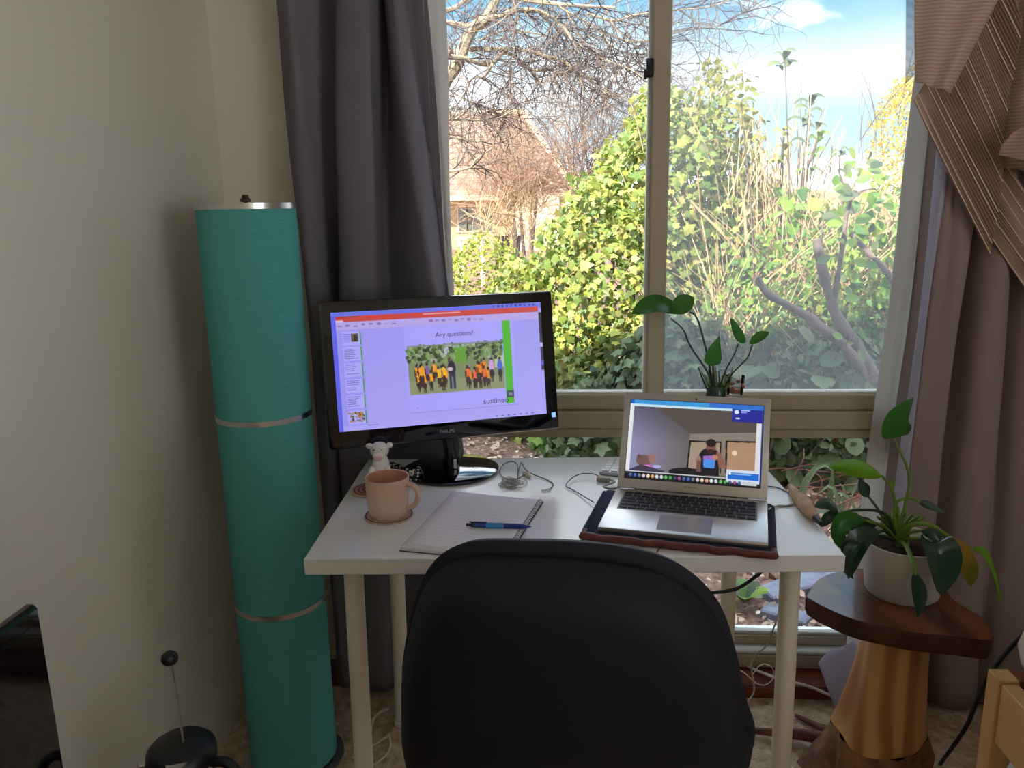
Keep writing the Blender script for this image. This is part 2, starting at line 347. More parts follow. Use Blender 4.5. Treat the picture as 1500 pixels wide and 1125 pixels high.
# =============================================================== SETTING
XL, XR, ZC, YB = -0.92, 2.60, 2.66, -2.40
YW = 2.085
def struct(o): o['kind'] = 'structure'; return o
m = MB(); bx(m, XL - 0.15, XR + 0.15, YB - 0.15, 2.16, -0.12, 0.0); struct(build(m, 'floor', 'carpet', smooth=False))
m = MB(); bx(m, XL - 0.15, XR + 0.15, YB - 0.15, 2.2, ZC, ZC + 0.1); struct(build(m, 'ceiling', 'ceil', smooth=False))
m = MB(); bx(m, XL - 0.15, XL, YB - 0.15, 2.2, 0, ZC); struct(build(m, 'wall_left', 'wall', smooth=False))
OX0, OX1, OZ1 = -0.52, 1.00, 2.48
m = MB()
bx(m, XL, OX0, YW, 2.22, 0, ZC); bx(m, OX1, XR, YW, 2.22, 0, ZC); bx(m, OX0, OX1, YW, 2.22, OZ1, ZC)
bx(m, OX0, OX1, 2.105, 2.22, -0.12, 0.056)
struct(build(m, 'wall_front', 'wall', smooth=False))
m = MB(); bx(m, -7, XL - 0.15, YW + 0.03, 2.22, -0.3, 2.72); bx(m, XR + 0.15, 7, YW + 0.03, 2.22, -0.3, 2.72); struct(build(m, 'wall_outside', 'ownbrick', smooth=False))
m = MB(); bx(m, XR, XR + 0.15, YB, -2.2, 0, ZC); bx(m, XR, XR + 0.15, -0.4, 2.2, 0, ZC); bx(m, XR, XR + 0.15, -2.2, -0.4, 0, 0.85); bx(m, XR, XR + 0.15, -2.2, -0.4, 2.05, ZC); struct(build(m, 'wall_right', 'wall', smooth=False))
m = MB(); bx(m, XL, XR, YB - 0.15, YB, 0, ZC); struct(build(m, 'wall_back', 'wall', smooth=False))
m = MB()
m.add([(-7, 2.34, 2.78), (7, 2.34, 2.78), (7, -0.5, 3.55), (-7, -0.5, 3.55), (7, -3.4, 2.78), (-7, -3.4, 2.78), (-7, 2.34, 2.72), (7, 2.34, 2.72), (7, -3.4, 2.72), (-7, -3.4, 2.72)],
      [(0, 1, 2, 3), (3, 2, 4, 5), (6, 9, 8, 7), (0, 6, 7, 1), (5, 4, 8, 9), (0, 3, 5, 9, 6), (1, 7, 8, 4, 2)])
struct(build(m, 'roof', 'tile', smooth=False))
m = MB(); bx(m, XL, XR, 2.022, 2.105, 0.0, 0.050, bev=0.004); bx(m, XL, XR, 2.016, 2.032, 0.036, 0.047, bev=0.003)
struct(build(m, 'baseboard_front', 'timber'))

win = thing('window_1', None, None, (0.24, 2.12, 0.056)); win['kind'] = 'structure'
def part(mb, name, mats, parent, label=None, **k_):
    o = build(mb, name, mats, parent, **k_)
    if label: o['label'] = label
    return o
YF = 2.095
m = MB(); bx(m, OX0, OX0 + 0.055, YF, 2.17, 0.056, OZ1, bev=0.003); part(m, 'frame_stile', 'frame', win)
m = MB(); bx(m, OX1 - 0.055, OX1, YF, 2.17, 0.056, OZ1, bev=0.003); part(m, 'frame_stile', 'frame', win)
m = MB(); bx(m, OX0, OX1, YF, 2.17, OZ1 - 0.06, OZ1, bev=0.003); part(m, 'frame_head', 'frame', win)
ix0, ix1 = OX0 + 0.05, OX1 - 0.05
m = MB(); bx(m, ix0, ix1, YF + 0.012, 2.165, 0.818, 0.860, bev=0.003); part(m, 'sliding_track', 'frame', win)
m = MB(); bx(m, ix0, ix1, YF - 0.006, 2.165, 0.768, 0.8165, bev=0.004); part(m, 'transom', 'frame', win)
m = MB(); bx(m, ix0, ix1, YF + 0.006, 2.16, 0.741, 0.7665, bev=0.003); part(m, 'transom_bead', 'frame', win)
m = MB(); bx(m, ix0, ix1, 2.12, 2.15, 0.858, 0.866, bev=0.002); part(m, 'track_lip', 'sill_white', win, 'pale track lip with sky light painted into its white')  # white strip stands in for sky light on the track top
m = MB(); bx(m, 0.199, 0.245, YF + 0.005, 2.165, 0.862, OZ1 - 0.06, bev=0.004); part(m, 'mullion', 'frame', win)
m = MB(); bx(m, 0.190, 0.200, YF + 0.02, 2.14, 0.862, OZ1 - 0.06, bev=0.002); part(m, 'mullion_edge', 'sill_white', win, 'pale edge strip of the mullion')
m = MB(); bx(m, ix0, ix1, YF, 2.17, 0.056, 0.092, bev=0.003); part(m, 'bottom_rail', 'frame', win)
m = MB(); bx(m, ix0, ix1, YF + 0.004, 2.17, 0.0925, 0.106, bev=0.004); part(m, 'bottom_ledge', 'sill_white', win, 'white bottom ledge')
m = MB(); bx(m, ix0, ix1, 2.128, 2.17, 0.1065, 0.136, bev=0.003); part(m, 'glazing_bead', 'frame', win)
m = MB(); bx(m, ix0, ix1, 2.135, 2.17, 0.1365, 0.146, bev=0.002); part(m, 'glazing_lip', 'sill_white', win)
m = MB(); bx(m, ix0, 0.2, 2.150, 2.153, 0.862, OZ1 - 0.06); part(m, 'pane', 'glass', win, smooth=False)
m = MB(); bx(m, 0.24, ix1, 2.140, 2.143, 0.862, OZ1 - 0.06); part(m, 'pane', 'glass', win, smooth=False)
m = MB(); bx(m, ix0, ix1, 2.150, 2.153, 0.146, 0.745); part(m, 'pane', 'glass', win, smooth=False)
m = MB(); bx(m, 0.24, ix1, 2.1640, 2.1644, 0.862, OZ1 - 0.06); part(m, 'fly_screen', 'fly', win, 'fine grey insect mesh', smooth=False)
lt = MB(); p = at(950, 100, YF); bx(lt, p.x - 0.006, p.x + 0.012, YF - 0.014, YF + 0.006, p.z - 0.022, p.z + 0.022, bev=0.003)
bx(lt, p.x - 0.013, p.x - 0.004, YF - 0.022, YF - 0.008, p.z - 0.028, p.z - 0.004, bev=0.003); part(lt, 'latch', 'black', win, 'black latch')
# unseen window added on the right wall to go with the fill lamp
for nm, b0, b1 in (('added_window', (XR + 0.02, -2.2, 0.85), (XR + 0.08, -0.4, 2.05)),):
    w = thing(nm, None, None, b0); w['kind'] = 'structure'
    m = MB(); x0, y0, z0 = b0; x1, y1, z1 = b1
    if x1 - x0 > 1:
        bx(m, x0, x0 + .05, y0, y1, z0, z1); bx(m, x1 - .05, x1, y0, y1, z0, z1); bx(m, x0, x1, y0, y1, z0, z0 + .05); bx(m, x0, x1, y0, y1, z1 - .05, z1); bx(m, .88, .92, y0, y1, z0, z1)
    else:
        bx(m, x0, x1, y0, y0 + .05, z0, z1); bx(m, x0, x1, y1 - .05, y1, z0, z1); bx(m, x0, x1, y0, y1, z0, z0 + .05); bx(m, x0, x1, y0, y1, z1 - .05, z1); bx(m, x0, x1, -1.32, -1.28, z0, z1)
    part(m, 'window_frame', 'frame', w, smooth=False)

# ground outside
m = MB(); grid(m, lambda u, v: V(-40 + 80 * u, 2.22 + 90 * v ** 2, -0.06 - 0.35 * min(1, max(0, v - 0.3) * 3) + 0.015 * math.sin(u * 190) * math.sin(v * 150)), 120, 60)
struct(build(m, 'ground_outside', 'mulch'))
# =============================================================== FURNITURE
DY = 0.05086; DO = V(-0.501, 1.331, 0); DA = rotz(DY); ZD = 0.73
def D(u, v, z=0.0): return DO + DA[0] * u + DA[1] * v + V(0, 0, z)
desk = thing('desk', 'white rectangular desk on round white legs in front of the window', 'desk', D(.5, .3, 0))
m = MB(); obox(m, D(.5, .3, ZD - .0165), (.5, .3, .0165), DA, bev=.0018); part(m, 'tabletop', 'white', desk)
for i, (u, v) in enumerate(((.075, .07), (.925, .07), (.925, .53), (.075, .53))):
    b = D(u, v, 0); b += V((-.008, .008, .008, -.008)[i], 0, 0)
    m = MB(); tube(m, [b + V(0, 0, .01), D(u, v, ZD - .034)], .0195, 20); lathe(m, [(.03, 0), (.034, .004), (.034, .007), (.02, .008)], D(u, v, ZD - .042), 20); lg = part(m, 'leg', 'leg', desk)
    m = MB(); lathe(m, [(.02, 0), (.023, .003), (.023, .012), (.019, .016)], b, 18); part(m, 'foot', 'leg', lg)

# ---- chair: dark shell seen from behind, turned a little
CY = math.radians(-7); CX = rotz(CY); CP = V(-.03, 1.0, .7)
CT = math.radians(7)
CU = (V(0, 0, 1) * math.cos(CT) - CX[1] * math.sin(CT)); CN = CX[0].cross(CU)   # up the back / towards camera (-CN = away)
outl = [(569, 1124), (571, 1060), (574, 1000), (582, 950), (594, 900), (610, 858), (632, 828), (662, 808), (700, 799), (760, 797), (830, 799), (900, 809), (955, 825), (1000, 850), (1034, 884), (1058, 925), (1076, 985), (1092, 1060), (1107, 1124)]
chair = thing('desk_chair', 'black plastic shell chair pushed up to the desk, its back turned', 'chair', V(-.02, 1.15, 0))
O2 = []
for a, b in outl:
    q = atp(a, b, CP, CN) - CP; O2.append(V(q.dot(CX[0]), q.dot(CU), 0))
O2 = smooth([O2[0] + V(0.012, -.12, 0)] + O2 + [O2[-1] + V(-.012, -.12, 0)], 4)
cc = V(sum(p.x for p in O2) / len(O2), -.10, 0)
Wd = max(abs(p.x - cc.x) for p in O2)
def shell(sc, shift, off, flare):
    mb = MB(); rings = [1.0, .992, .975, .95, .915, .87, .80, .68, .5, .3, .12]; n = len(O2); vs = []
    for s_ in rings:
        e_ = (1 - s_) / .19
        d_ = flare * max(0, 1 - e_) ** 2
        for p in O2:
            q = cc + (p - cc) * s_ * sc; x = (q.x - cc.x) / Wd
            vs.append(CP + CX[0] * q.x + CU * (q.y + shift) - CN * (off + d_ + .055 * x * x - .045 + .05 * (q.y / .3) ** 2 * (1 if q.y < 0 else .2)))
    fs = [[i * n + k_, (i + 1) * n + k_, (i + 1) * n + k_ + 1, i * n + k_ + 1] for i in range(len(rings) - 1) for k_ in range(n - 1)]
    fs.append([(len(rings) - 1) * n + k_ for k_ in range(n)])
    mb.add(vs, fs); return mb
o = part(shell(1.015, -.034, 0, .055), 'back_shell', 'chair', chair, angle=80); o.modifiers.new('thickness', 'SOLIDIFY').thickness = .006
o = part(shell(1.03, -.024, .060, .010), 'back_pad', 'pad', chair, 'navy black pad on the front of the back', angle=80); o.modifiers.new('thickness', 'SOLIDIFY').thickness = .02
sc_ = CP + CX[1] * .235; sc_.z = .455
m = MB()
def seatf(u, v):
    a = (u - .5) * 2; b = (v - .5) * 2
    r_ = max(abs(a), abs(b)); l_ = math.hypot(a, b); k_ = (r_ / l_ if l_ > 1e-6 else 1); q = .75 + .25 * k_
    return sc_ + CX[0] * (a * .235 * (1 - .06 * (b + 1)) * q) + CX[1] * (b * .225 * q) + V(0, 0, .022 * a * a + .03 * max(0, -b) ** 3 - .015 * max(0, b) ** 3)
grid(m, seatf, 14, 14); o = part(m, 'seat', 'chair', chair, angle=70); solidify(o, .018)
for a in (-1, 1):
    for b in (-1, 1):
        m = MB(); tube(m, [sc_ + CX[0] * (.12 * a) + CX[1] * (.11 * b) + V(0, 0, -.02), (sc_ + CX[0] * (.215 * a) + CX[1] * (.2 * b)).to_2d().to_3d()], (.017, .011), 12); part(m, 'leg', 'wood_leg', chair)
m = MB()
for a in (-1, 1):
    tube(m, [sc_ + CX[0] * (.16 * a) + CX[1] * .145 + V(0, 0, -.2), sc_ + CX[0] * (-.16 * a) + CX[1] * -.145 + V(0, 0, -.2)], .004, 8)
part(m, 'cross_brace', 'black', chair)

# ---- floor lamp: three teal fabric drums
LX, LY, LR = -.703, 1.70, .1045
lamp = thing('floor_lamp', 'tall teal fabric column floor lamp in the corner', 'lamp', (LX, LY, 0))
m = MB(); lathe(m, [(0, 0), (.118, 0), (.122, .006), (.122, .018), (.1, .024), (0, .025)], (LX, LY, 0), 40); part(m, 'base', 'steel', lamp)
zs = (.03, .4535, .913, 1.374)
for i in range(3):
    z0, z1 = zs[i], zs[i + 1]
    m = MB(); tube(m, [(LX, LY, z0 + (z1 - z0) * k_ / 4) for k_ in range(5)], LR, 56, cap=False); part(m, 'shade', 'teal', lamp)
    m = MB(); lathe(m, [(LR - .004, z1 - .004), (LR + .002, z1 - .004), (LR + .002, z1 + .008), (LR - .004, z1 + .008)], (LX, LY, 0), 56); part(m, 'ring', 'steel', lamp, 'brushed steel ring')
m = MB(); lathe(m, [(0, zs[3] - .006), (LR - .002, zs[3] - .006), (LR - .002, zs[3] - .003), (0, zs[3] - .002)], (LX, LY, 0), 40); part(m, 'top_disc', 'teal', lamp)
m = MB(); lathe(m, [(.004, 1.368), (.004, 1.385), (.011, 1.386), (.011, 1.391), (.007, 1.395), (.007, 1.400), (0, 1.401)], (LX, LY, 0), 16); part(m, 'finial', 'bark', lamp, 'dark finial')

# ---- curtains
def curtain(name, pts, py0, py1, zt, zb, Y0, mat, parent, th=.003, label=None, nz=36):
    cols = []
    for x0, x1, d_ in pts:
        a = at(x0, py0, Y0); b = at(x1, py1, Y0); cols.append((a, b, d_))
    K = smooth([V(c[0].x, c[1].x, c[2]) for c in cols], 5); za, zb_ = cols[0][0].z, cols[0][1].z
    n = len(K) - 1; mb = MB()
    def fn(u, v):
        i = min(n, int(round(u * n))); z = zt + (zb - zt) * v; t_ = (z - za) / (zb_ - za); t_ = max(-.25, min(1.6, t_))
        k_ = K[i]; wob = .004 * math.sin(7 * z + i * .4)
        return V(k_.x + (k_.y - k_.x) * t_ + wob, Y0 + k_.z * ((.55 + .95 * min(1, max(0, (z - .75) / .45))) if k_.z < 0 else 1.75), z)
    grid(mb, fn, n, nz); o = part(mb, name, mat, parent, label, angle=75); solidify(o, th); return o
cl = thing('curtain', 'dark grey mauve curtain hanging left of the window behind the lamp', 'curtain', (-.55, 2.02, .02))
curtain('curtain_cloth', [(405, 447, .0), (424, 460, -.028), (440, 470, -.03), (456, 480, -.006), (478, 490, .022), (498, 498, .02), (503, 502, -.03), (528, 526, -.048), (549, 550, -.045), (555, 556, -.03), (556, 560, .03), (562, 588, .012), (574, 618, -.024), (584, 641, -.036), (591, 647, -.008), (593, 646, .028), (606, 650, .030), (620, 653, .031)], 0, 430, 2.55, .02, 2.005, 'curtain', cl)
curtain('lining', [(606, 640, .0), (620, 646, -.010), (631, 652, .003), (641, 658, -.008), (650, 665, .002)], 0, 430, 2.55, .03, 2.073, 'lining', cl, label='white lining strip along the window edge')
m = MB(); tube(m, [(-.86, 2.03, 2.57), (1.75, 2.03, 2.57)], .012, 12)
rod = build(m, 'curtain_rod', 'steel'); tag(rod, 'straight metal rod above the window carrying both curtains', 'curtain rod')
cr = thing('curtain', 'brown grey curtain hanging right of the window behind the plant', 'curtain', (1.15, 2.02, .02))
curtain('curtain_cloth', [(1372, 1284, .02), (1380, 1296, -.02), (1386, 1303, -.032), (1396, 1313, -.028), (1412, 1330, -.036), (1426, 1346, -.03), (1433, 1358, .02), (1441, 1372, .028), (1452, 1392, -.018), (1470, 1410, -.032), (1490, 1432, -.012), (1505, 1450, .018), (1522, 1470, -.02), (1545, 1496, -.035), (1566, 1520, -.01), (1590, 1545, .02), (1615, 1570, -.03), (1650, 1600, -.03), (1680, 1630, .02), (1720, 1670, -.02)], 200, 900, 2.55, .02, 1.985, 'curtain_r', cr)
curtain('lining', [(1331, 1243, .0), (1340, 1252, -.016), (1350, 1262, -.018), (1360, 1272, .0), (1372, 1284, -.012), (1384, 1296, .004)], 200, 900, 2.55, .04, 2.05, 'lining', cr, label='white lining strip beside the window')
curtain('lining_fold', [(1377, 1290, -.0), (1384, 1296, -.018), (1390, 1301, -.008)], 200, 900, 2.55, .3, 1.962, 'hem', cr, label='pale lavender folded edge of the curtain')
m = MB()
h4 = [at(1199, 971, 1.975), at(1247, 935, 2.0), at(1290, 1000, 1.985), at(1225, 1042, 1.93)]
grid(m, lambda u, v: (h4[0].lerp(h4[1], u)).lerp(h4[3].lerp(h4[2], u), v) + V(0, .012 * math.sin(5 * u + 3 * v), 0), 10, 10)
o = part(m, 'hem_corner', 'hem', cr, 'pale lavender corner of the lining turned out at the hem'); solidify(o, .002)

# ---- scarf valance draped over the rod at the right
sf = thing('scarf_valance', 'sheer brown striped scarf draped over the right curtain top', 'scarf', (1.2, 1.93, 1.45))
def patch(name, c4, Y, mat, amp, fr, label, nu=24, nv=24, parent=sf):
    q = [at(a, b, Y + d_) for a, b, d_ in c4]; mb = MB()
    grid(mb, lambda u, v: (q[0].lerp(q[1], u)).lerp(q[3].lerp(q[2], u), v) + V(0, amp * math.sin(fr * u * 6.28 + 2 * v), 0), nu, nv)
    o = part(mb, name, mat, parent, label, angle=80); solidify(o, .0015); return o
def stripes(c4, Y, us, mat, name, label, w=.0016, amp=0, fr=1):
    q = [at(a, b, Y + d_) for a, b, d_ in c4]; mb = MB()
    for u in us:
        tube(mb, [(q[0].lerp(q[1], u)).lerp(q[3].lerp(q[2], u), v / 16) + V(0, amp * math.sin(fr * u * 6.28 + 2 * v / 16) - .0018, 0) for v in range(17)], w, 4)
    part(mb, name, mat, sf, label)
MAT['fine'] = M('fine_woven_stripe', (200, 172, 150), rough=0.6)
MAT['stripe'] = M('pale_satin_stripe', (232, 210, 188), rough=0.5)
TQ = [(1338, 148, 0), (1468, -40, -.02), (1495, 28, -.03), (1452, 376, -.01)]
patch('hanging_tail', TQ, 1.905, 'scarf', .008, 1.5, 'brown tail with pale diagonal stripes')
stripes(TQ, 1.905, (.015, .06, .16, .20, .33, .46, .50, .63, .76, .80, .92), 'stripe', 'satin_stripe', 'pale satin stripes', w=.0012, amp=.008, fr=1.5)
stripes(TQ, 1.905, [.01 + .98 * k_ / 46 for k_ in range(47)], 'fine', 'woven_stripe', 'fine woven stripes', w=.0005, amp=.008, fr=1.5)
patch('side_drape', [(1490, -40, -.02), (1570, -40, -.04), (1570, 260, -.03), (1462, 245, -.02)], 1.925, 'scarf2', .014, 2, 'plain drape falling at the frame edge')
T2 = [(1444, 338, 0), (1472, 235, -.02), (1590, 420, -.03), (1545, 480, -.01)]
patch('lower_tail', T2, 1.93, 'scarf', .008, 1.5, 'lower tail crossing in front of the curtain')
stripes(T2, 1.93, (.02, .25, .4, .6, .8, .97), 'stripe', 'satin_stripe', 'pale satin stripes', w=.0012, amp=.008, fr=1.5)
stripes(T2, 1.93, [.01 + .98 * k_ / 30 for k_ in range(31)], 'fine', 'woven_stripe', 'fine woven stripes', w=.0005, amp=.008, fr=1.5)
patch('front_flap', [(1340, -30, 0), (1478, -30, 0), (1394, 136, -.012), (1342, 120, -.012)], 1.86, 'scarf2', .006, 2, 'pale ribbed flap folded over the front')
patch('lace_edge', [(1328, -30, 0), (1350, -30, 0), (1356, 95, 0), (1327, 122, 0)], 1.90, 'lace', .003, 2, 'blue grey openwork edging', 8, 14)
patch('swag', [(1478, 200, -.03), (1570, 150, -.05), (1570, 262, -.04), (1470, 226, -.02)], 1.84, 'scarf2', .02, 1, 'bunched swag at the frame edge')

# ---- live-edge stool
STZ = .45
st = thing('stump_stool', 'rustic stool with a live-edge wood slab on a tree trunk', 'stool', V(.745, 1.72, 0))
so = [(1180, 874), (1200, 886), (1240, 904), (1275, 914), (1330, 925), (1375, 930), (1410, 934), (1452, 938), (1452, 922), (1440, 905), (1415, 890), (1395, 876), (1380, 858), (1340, 842), (1300, 832), (1262, 832), (1222, 838), (1195, 850)]
sp = [atz(a, b, STZ) for a, b in so]; sp.append(sp[0]); sp = smooth(sp, 3)[:-1]; n = len(sp)
m = MB(); c0 = sum(sp, V(0, 0, 0)) / n; vs = []
for (s_, dz) in ((.0, 0), (.6, 0), (.985, 0), (1.0, -.006), (1.0, -.03), (.975, -.046), (.6, -.048), (0, -.048)):
    for i, p in enumerate(sp):
        q = c0 + (p - c0) * max(s_, .001) * (1 + (.012 * math.sin(i * 1.7) if -.04 < dz < -.003 else 0)); q.z = STZ + dz; vs.append(q)
fs = [[i * n + k_, i * n + (k_ + 1) % n, (i + 1) * n + (k_ + 1) % n, (i + 1) * n + k_] for i in range(7) for k_ in range(n)]
mi = [0 if f[0] < 2 * n else 1 for f in fs]
m.v = vs; m.f = fs; m.m = mi; part(m, 'slab_top', ['slab', 'bark'], st, 'polished slab with bark edge')
TX, TY = .735, 1.72
def trunk(mb, z0, z1, nz, fr, seg=30, ph=0):
    vs = []
    for j in range(nz + 1):
        z = z0 + (z1 - z0) * j / nz; t_ = z / .4
        for k_ in range(seg):
            a = 2 * math.pi * k_ / seg
            r_ = (.068 + .055 * max(0, 1 - t_) ** 1.6) * (1 + .09 * math.sin(3 * a + 1 + t_) + .05 * math.sin(5 * a + 2 * t_))
            if fr: r_ *= 1 + .12 * math.sin(7 * a + 9 * t_) * math.sin(11 * t_ + 3 * a)
            r_ *= 1 + .35 * max(0, 1 - t_ * 1.3) ** 2 * max(0, math.cos(a - 3.5))
            vs.append(V(TX - .01 + .02 * t_ + r_ * math.cos(a), TY + r_ * .95 * math.sin(a), z))
    fs = [[i * seg + k_, i * seg + (k_ + 1) % seg, (i + 1) * seg + (k_ + 1) % seg, (i + 1) * seg + k_] for i in range(nz) for k_ in range(seg)]
    mb.add(vs, fs)
m = MB(); trunk(m, .125, .405, 14, False); part(m, 'trunk', 'trunk', st)
m = MB(); trunk(m, .0, .126, 12, True, 48); part(m, 'burl_foot', 'burl', st, 'dark knotted burl at the foot of the trunk', angle=70)
for pts, r_ in (([(.70, 1.78, .04), (.60, 1.83, .028), (.53, 1.845, .022), (.46, 1.865, .012)], (.020, .007)), ([(.70, 1.82, .03), (.65, 1.88, .016), (.60, 1.94, .008)], (.016, .005))):
    m = MB(); tube(m, smooth(pts, 6), r_, 10); part(m, 'root', 'root', st)

# ---- potted plant on the stool
PX, PY = .783, 1.80
pp = thing('potted_plant', 'leafy green houseplant in a grey white pot on the slab stool', 'plant', (PX, PY, STZ))
m = MB(); lathe(m, [(0, .001), (.078, .001), (.082, .006), (.095, .125), (.0955, .130), (.090, .130), (.088, .112), (0, .110)], (PX, PY, STZ), 44); part(m, 'pot', 'pot', pp)
m = MB(); lathe(m, [(.087, .108), (.06, .115), (.02, .119), (0, .12)], (PX, PY, STZ), 24); part(m, 'soil', 'soil', pp)
def pl(px, py, dy=0.0): return at(px, py, PY + dy)
hub = pl(1316, 792)
def stemleaf(parent, sp_, lp_, w, mat, shape, up=V(0, 0, 1), smat='stem', fold=.25, r=(.0045, .0028), curl=0):
    m = MB(); tube(m, smooth(sp_, 6), r, 7); part(m, 'stem', smat, parent)
    m = MB(); leafblade(m, lp_, w, up, shape, fold=fold, n=12, curl=curl); o = part(m, 'leaf', mat, parent, angle=70); return o
cam_up = V(0, -.75, .6)
stemleaf(pp, [pl(1312, 790), pl(1328, 730), pl(1330, 690), pl(1308, 640)], [pl(1308, 642, -.005), pl(1311, 612, -.012), pl(1338, 582, -.02)], .072, 'leaf', 'heart', V(.15, -1, .15), 'stem')
stemleaf(pp, [pl(1312, 790), pl(1310, 735), pl(1306, 715), pl(1292, 697, -.02)], [pl(1292, 698, -.02), pl(1252, 688, -.03), pl(1214, 684, -.035)], .044, 'leafb', 'oval', V(0, -.8, .7), 'stem')
stemleaf(pp, [pl(1308, 788), pl(1290, 752, .02), pl(1272, 727, .03)], [pl(1272, 728, .03), pl(1264, 716, .03), pl(1258, 704, .03)], .030, 'leafd', 'oval', V(.2, -1, .2), 'stemd')
stemleaf(pp, [pl(1312, 785), pl(1295, 752, -.02), pl(1255, 747, -.05), pl(1228, 752, -.06)], [pl(1228, 752, -.06), pl(1212, 740, -.06), pl(1192, 742, -.065)], .030, 'leafd', 'oval', V(.1, -.7, .8), 'stemd')
stemleaf(pp, [pl(1310, 786), pl(1290, 770, -.02), pl(1250, 755, -.05), pl(1232, 757, -.06)], [pl(1232, 757, -.06), pl(1215, 758, -.07), pl(1202, 772, -.075)], .026, 'leafd', 'oval', V(.1, -.7, .8), 'stemd')
stemleaf(pp, [pl(1312, 790), pl(1296, 772, -.04), pl(1268, 762, -.08)], [pl(1268, 762, -.08), pl(1238, 762, -.10), pl(1226, 784, -.11), pl(1240, 808, -.11)], .045, 'leaf', 'oval', V(.3, -.9, .6), 'stem')
stemleaf(pp, [pl(1312, 792), pl(1296, 778, -.04), pl(1285, 782, -.08)], [pl(1288, 778, -.08), pl(1262, 788, -.12), pl(1248, 812, -.13), pl(1243, 848, -.13)], .050, 'leafd', 'oval', V(-.5, -.9, .3), 'stemd')
stemleaf(pp, [pl(1312, 792), pl(1290, 785, -.05), pl(1268, 790, -.09)], [pl(1275, 786, -.09), pl(1252, 800, -.14), pl(1240, 830, -.15), pl(1250, 848, -.15)], .030, 'leafd', 'lance', V(-.6, -.6, .5), 'stemd')
stemleaf(pp, [pl(1314, 788), pl(1310, 742), pl(1330, 730), pl(1352, 738, .0)], [pl(1345, 735), pl(1362, 742, -.01), pl(1384, 752, -.02)], .020, 'leafd', 'lance', cam_up, 'stem')
stemleaf(pp, [pl(1314, 786), pl(1316, 752), pl(1309, 728), pl(1307, 712)], [pl(1308, 714), pl(1307, 708), pl(1306, 702)], .008, 'leafb', 'lance', cam_up, 'stem')
stemleaf(pp, [pl(1314, 784), pl(1338, 768, -.03), pl(1365, 770, -.05), pl(1390, 786, -.06)], [pl(1390, 786, -.06), pl(1404, 806, -.08), pl(1418, 836, -.085), pl(1422, 860, -.09)], .046, 'leafy', 'oval', V(.25, -1, .1), 'stem', r=(.007, .004))
stemleaf(pp, [pl(1392, 787, -.06), pl(1408, 796, -.06), pl(1424, 804, -.07)], [pl(1424, 804, -.07), pl(1440, 812, -.08), pl(1455, 845, -.085), pl(1470, 900, -.09)], .028, 'leafb', 'lance', V(.8, -.7, .4), 'stem')
stemleaf(pp, [pl(1316, 792), pl(1340, 788, -.04), pl(1362, 792, -.07)], [pl(1352, 790, -.07), pl(1372, 800, -.12), pl(1380, 830, -.13), pl(1378, 872, -.13)], .080, 'leafd', 'oval', V(.15, -1, .25), 'stem')
stemleaf(pp, [pl(1314, 794), pl(1326, 798, -.06), pl(1338, 826, -.12), pl(1340, 842, -.125)], [pl(1338, 838, -.125), pl(1344, 862, -.13), pl(1346, 884, -.13), pl(1344, 905, -.13)], .034, 'leafd', 'lance', V(.1, -1, .1), 'stem', r=(.006, .004))
stemleaf(pp, [pl(1314, 790), pl(1335, 780, -.02), pl(1362, 776, -.04)], [pl(1350, 778, -.04), pl(1366, 784, -.06), pl(1380, 800, -.07)], .03, 'leafd', 'oval', cam_up, 'stem')
stemleaf(pp, [pl(1312, 790), pl(1300, 775, .02), pl(1276, 765, .0)], [pl(1284, 768, .0), pl(1262, 768, -.03), pl(1240, 776, -.05)], .032, 'leafd', 'oval', cam_up, 'stemd')
for k_ in range(8):
    a = -1.1 + .31 * k_
    m = MB(); tube(m, smooth([V(PX - .01 + .012 * math.sin(k_ * 2.1), PY + .012 * math.cos(k_ * 3), STZ + .115), V(PX - .015 + .03 * math.sin(a), PY + .01, STZ + .165), V(PX - .02 + .06 * math.sin(a), PY - .01, STZ + .205 - .012 * abs(a))], 5), (.0055, .003), 7); part(m, 'stem', 'stem', pp)

# ---- plant in a jar on the window rail
WY = 2.075
wp = thing('jar_plant', 'small leafy plant on the window rail behind the laptop', 'plant', at(1047, 586, WY))
def wl(px, py, dy=0.0): return at(px, py, WY + dy)
m = MB(); cjar = wl(1048, 590); cjar.z = .862
lathe(m, [(0, 0), (.022, 0), (.026, .004), (.026, .020), (.021, .030), (.022, .034)], cjar, 24); part(m, 'jar', 'leafd', wp, 'dark squat jar')
stemleaf(wp, [wl(1045, 576), wl(1036, 545), wl(1012, 508), wl(1000, 482), wl(982, 466)], [wl(1000, 458, -.01), wl(962, 446, -.03), wl(925, 460, -.05)], .062, 'leaf', 'oval', V(-.1, -.75, .8), 'stemd', fold=.1, r=(.003, .002))
stemleaf(wp, [wl(1046, 576), wl(1038, 530), wl(1026, 480), wl(1018, 462), wl(1010, 457)], [wl(984, 458, -.02), wl(1000, 446, -.02), wl(1016, 435, -.015)], .052, 'leaf', 'oval', V(-.1, -.9, .4), 'stemd', fold=.1, r=(.003, .002))
stemleaf(wp, [wl(1047, 578), wl(1046, 555), wl(1044, 533)], [wl(1042, 536, -.012), wl(1046, 515, -.014), wl(1054, 492, -.012)], .046, 'leaf', 'heart', V(.05, -1, .1), 'stemd', fold=.1)
stemleaf(wp, [wl(1050, 578), wl(1062, 545), wl(1074, 522), wl(1082, 503)], [wl(1092, 502), wl(1080, 490, -.01), wl(1070, 466, -.015)], .030, 'leaf', 'oval', V(.5, -1, .2), 'stemd', r=(.0025, .0018))
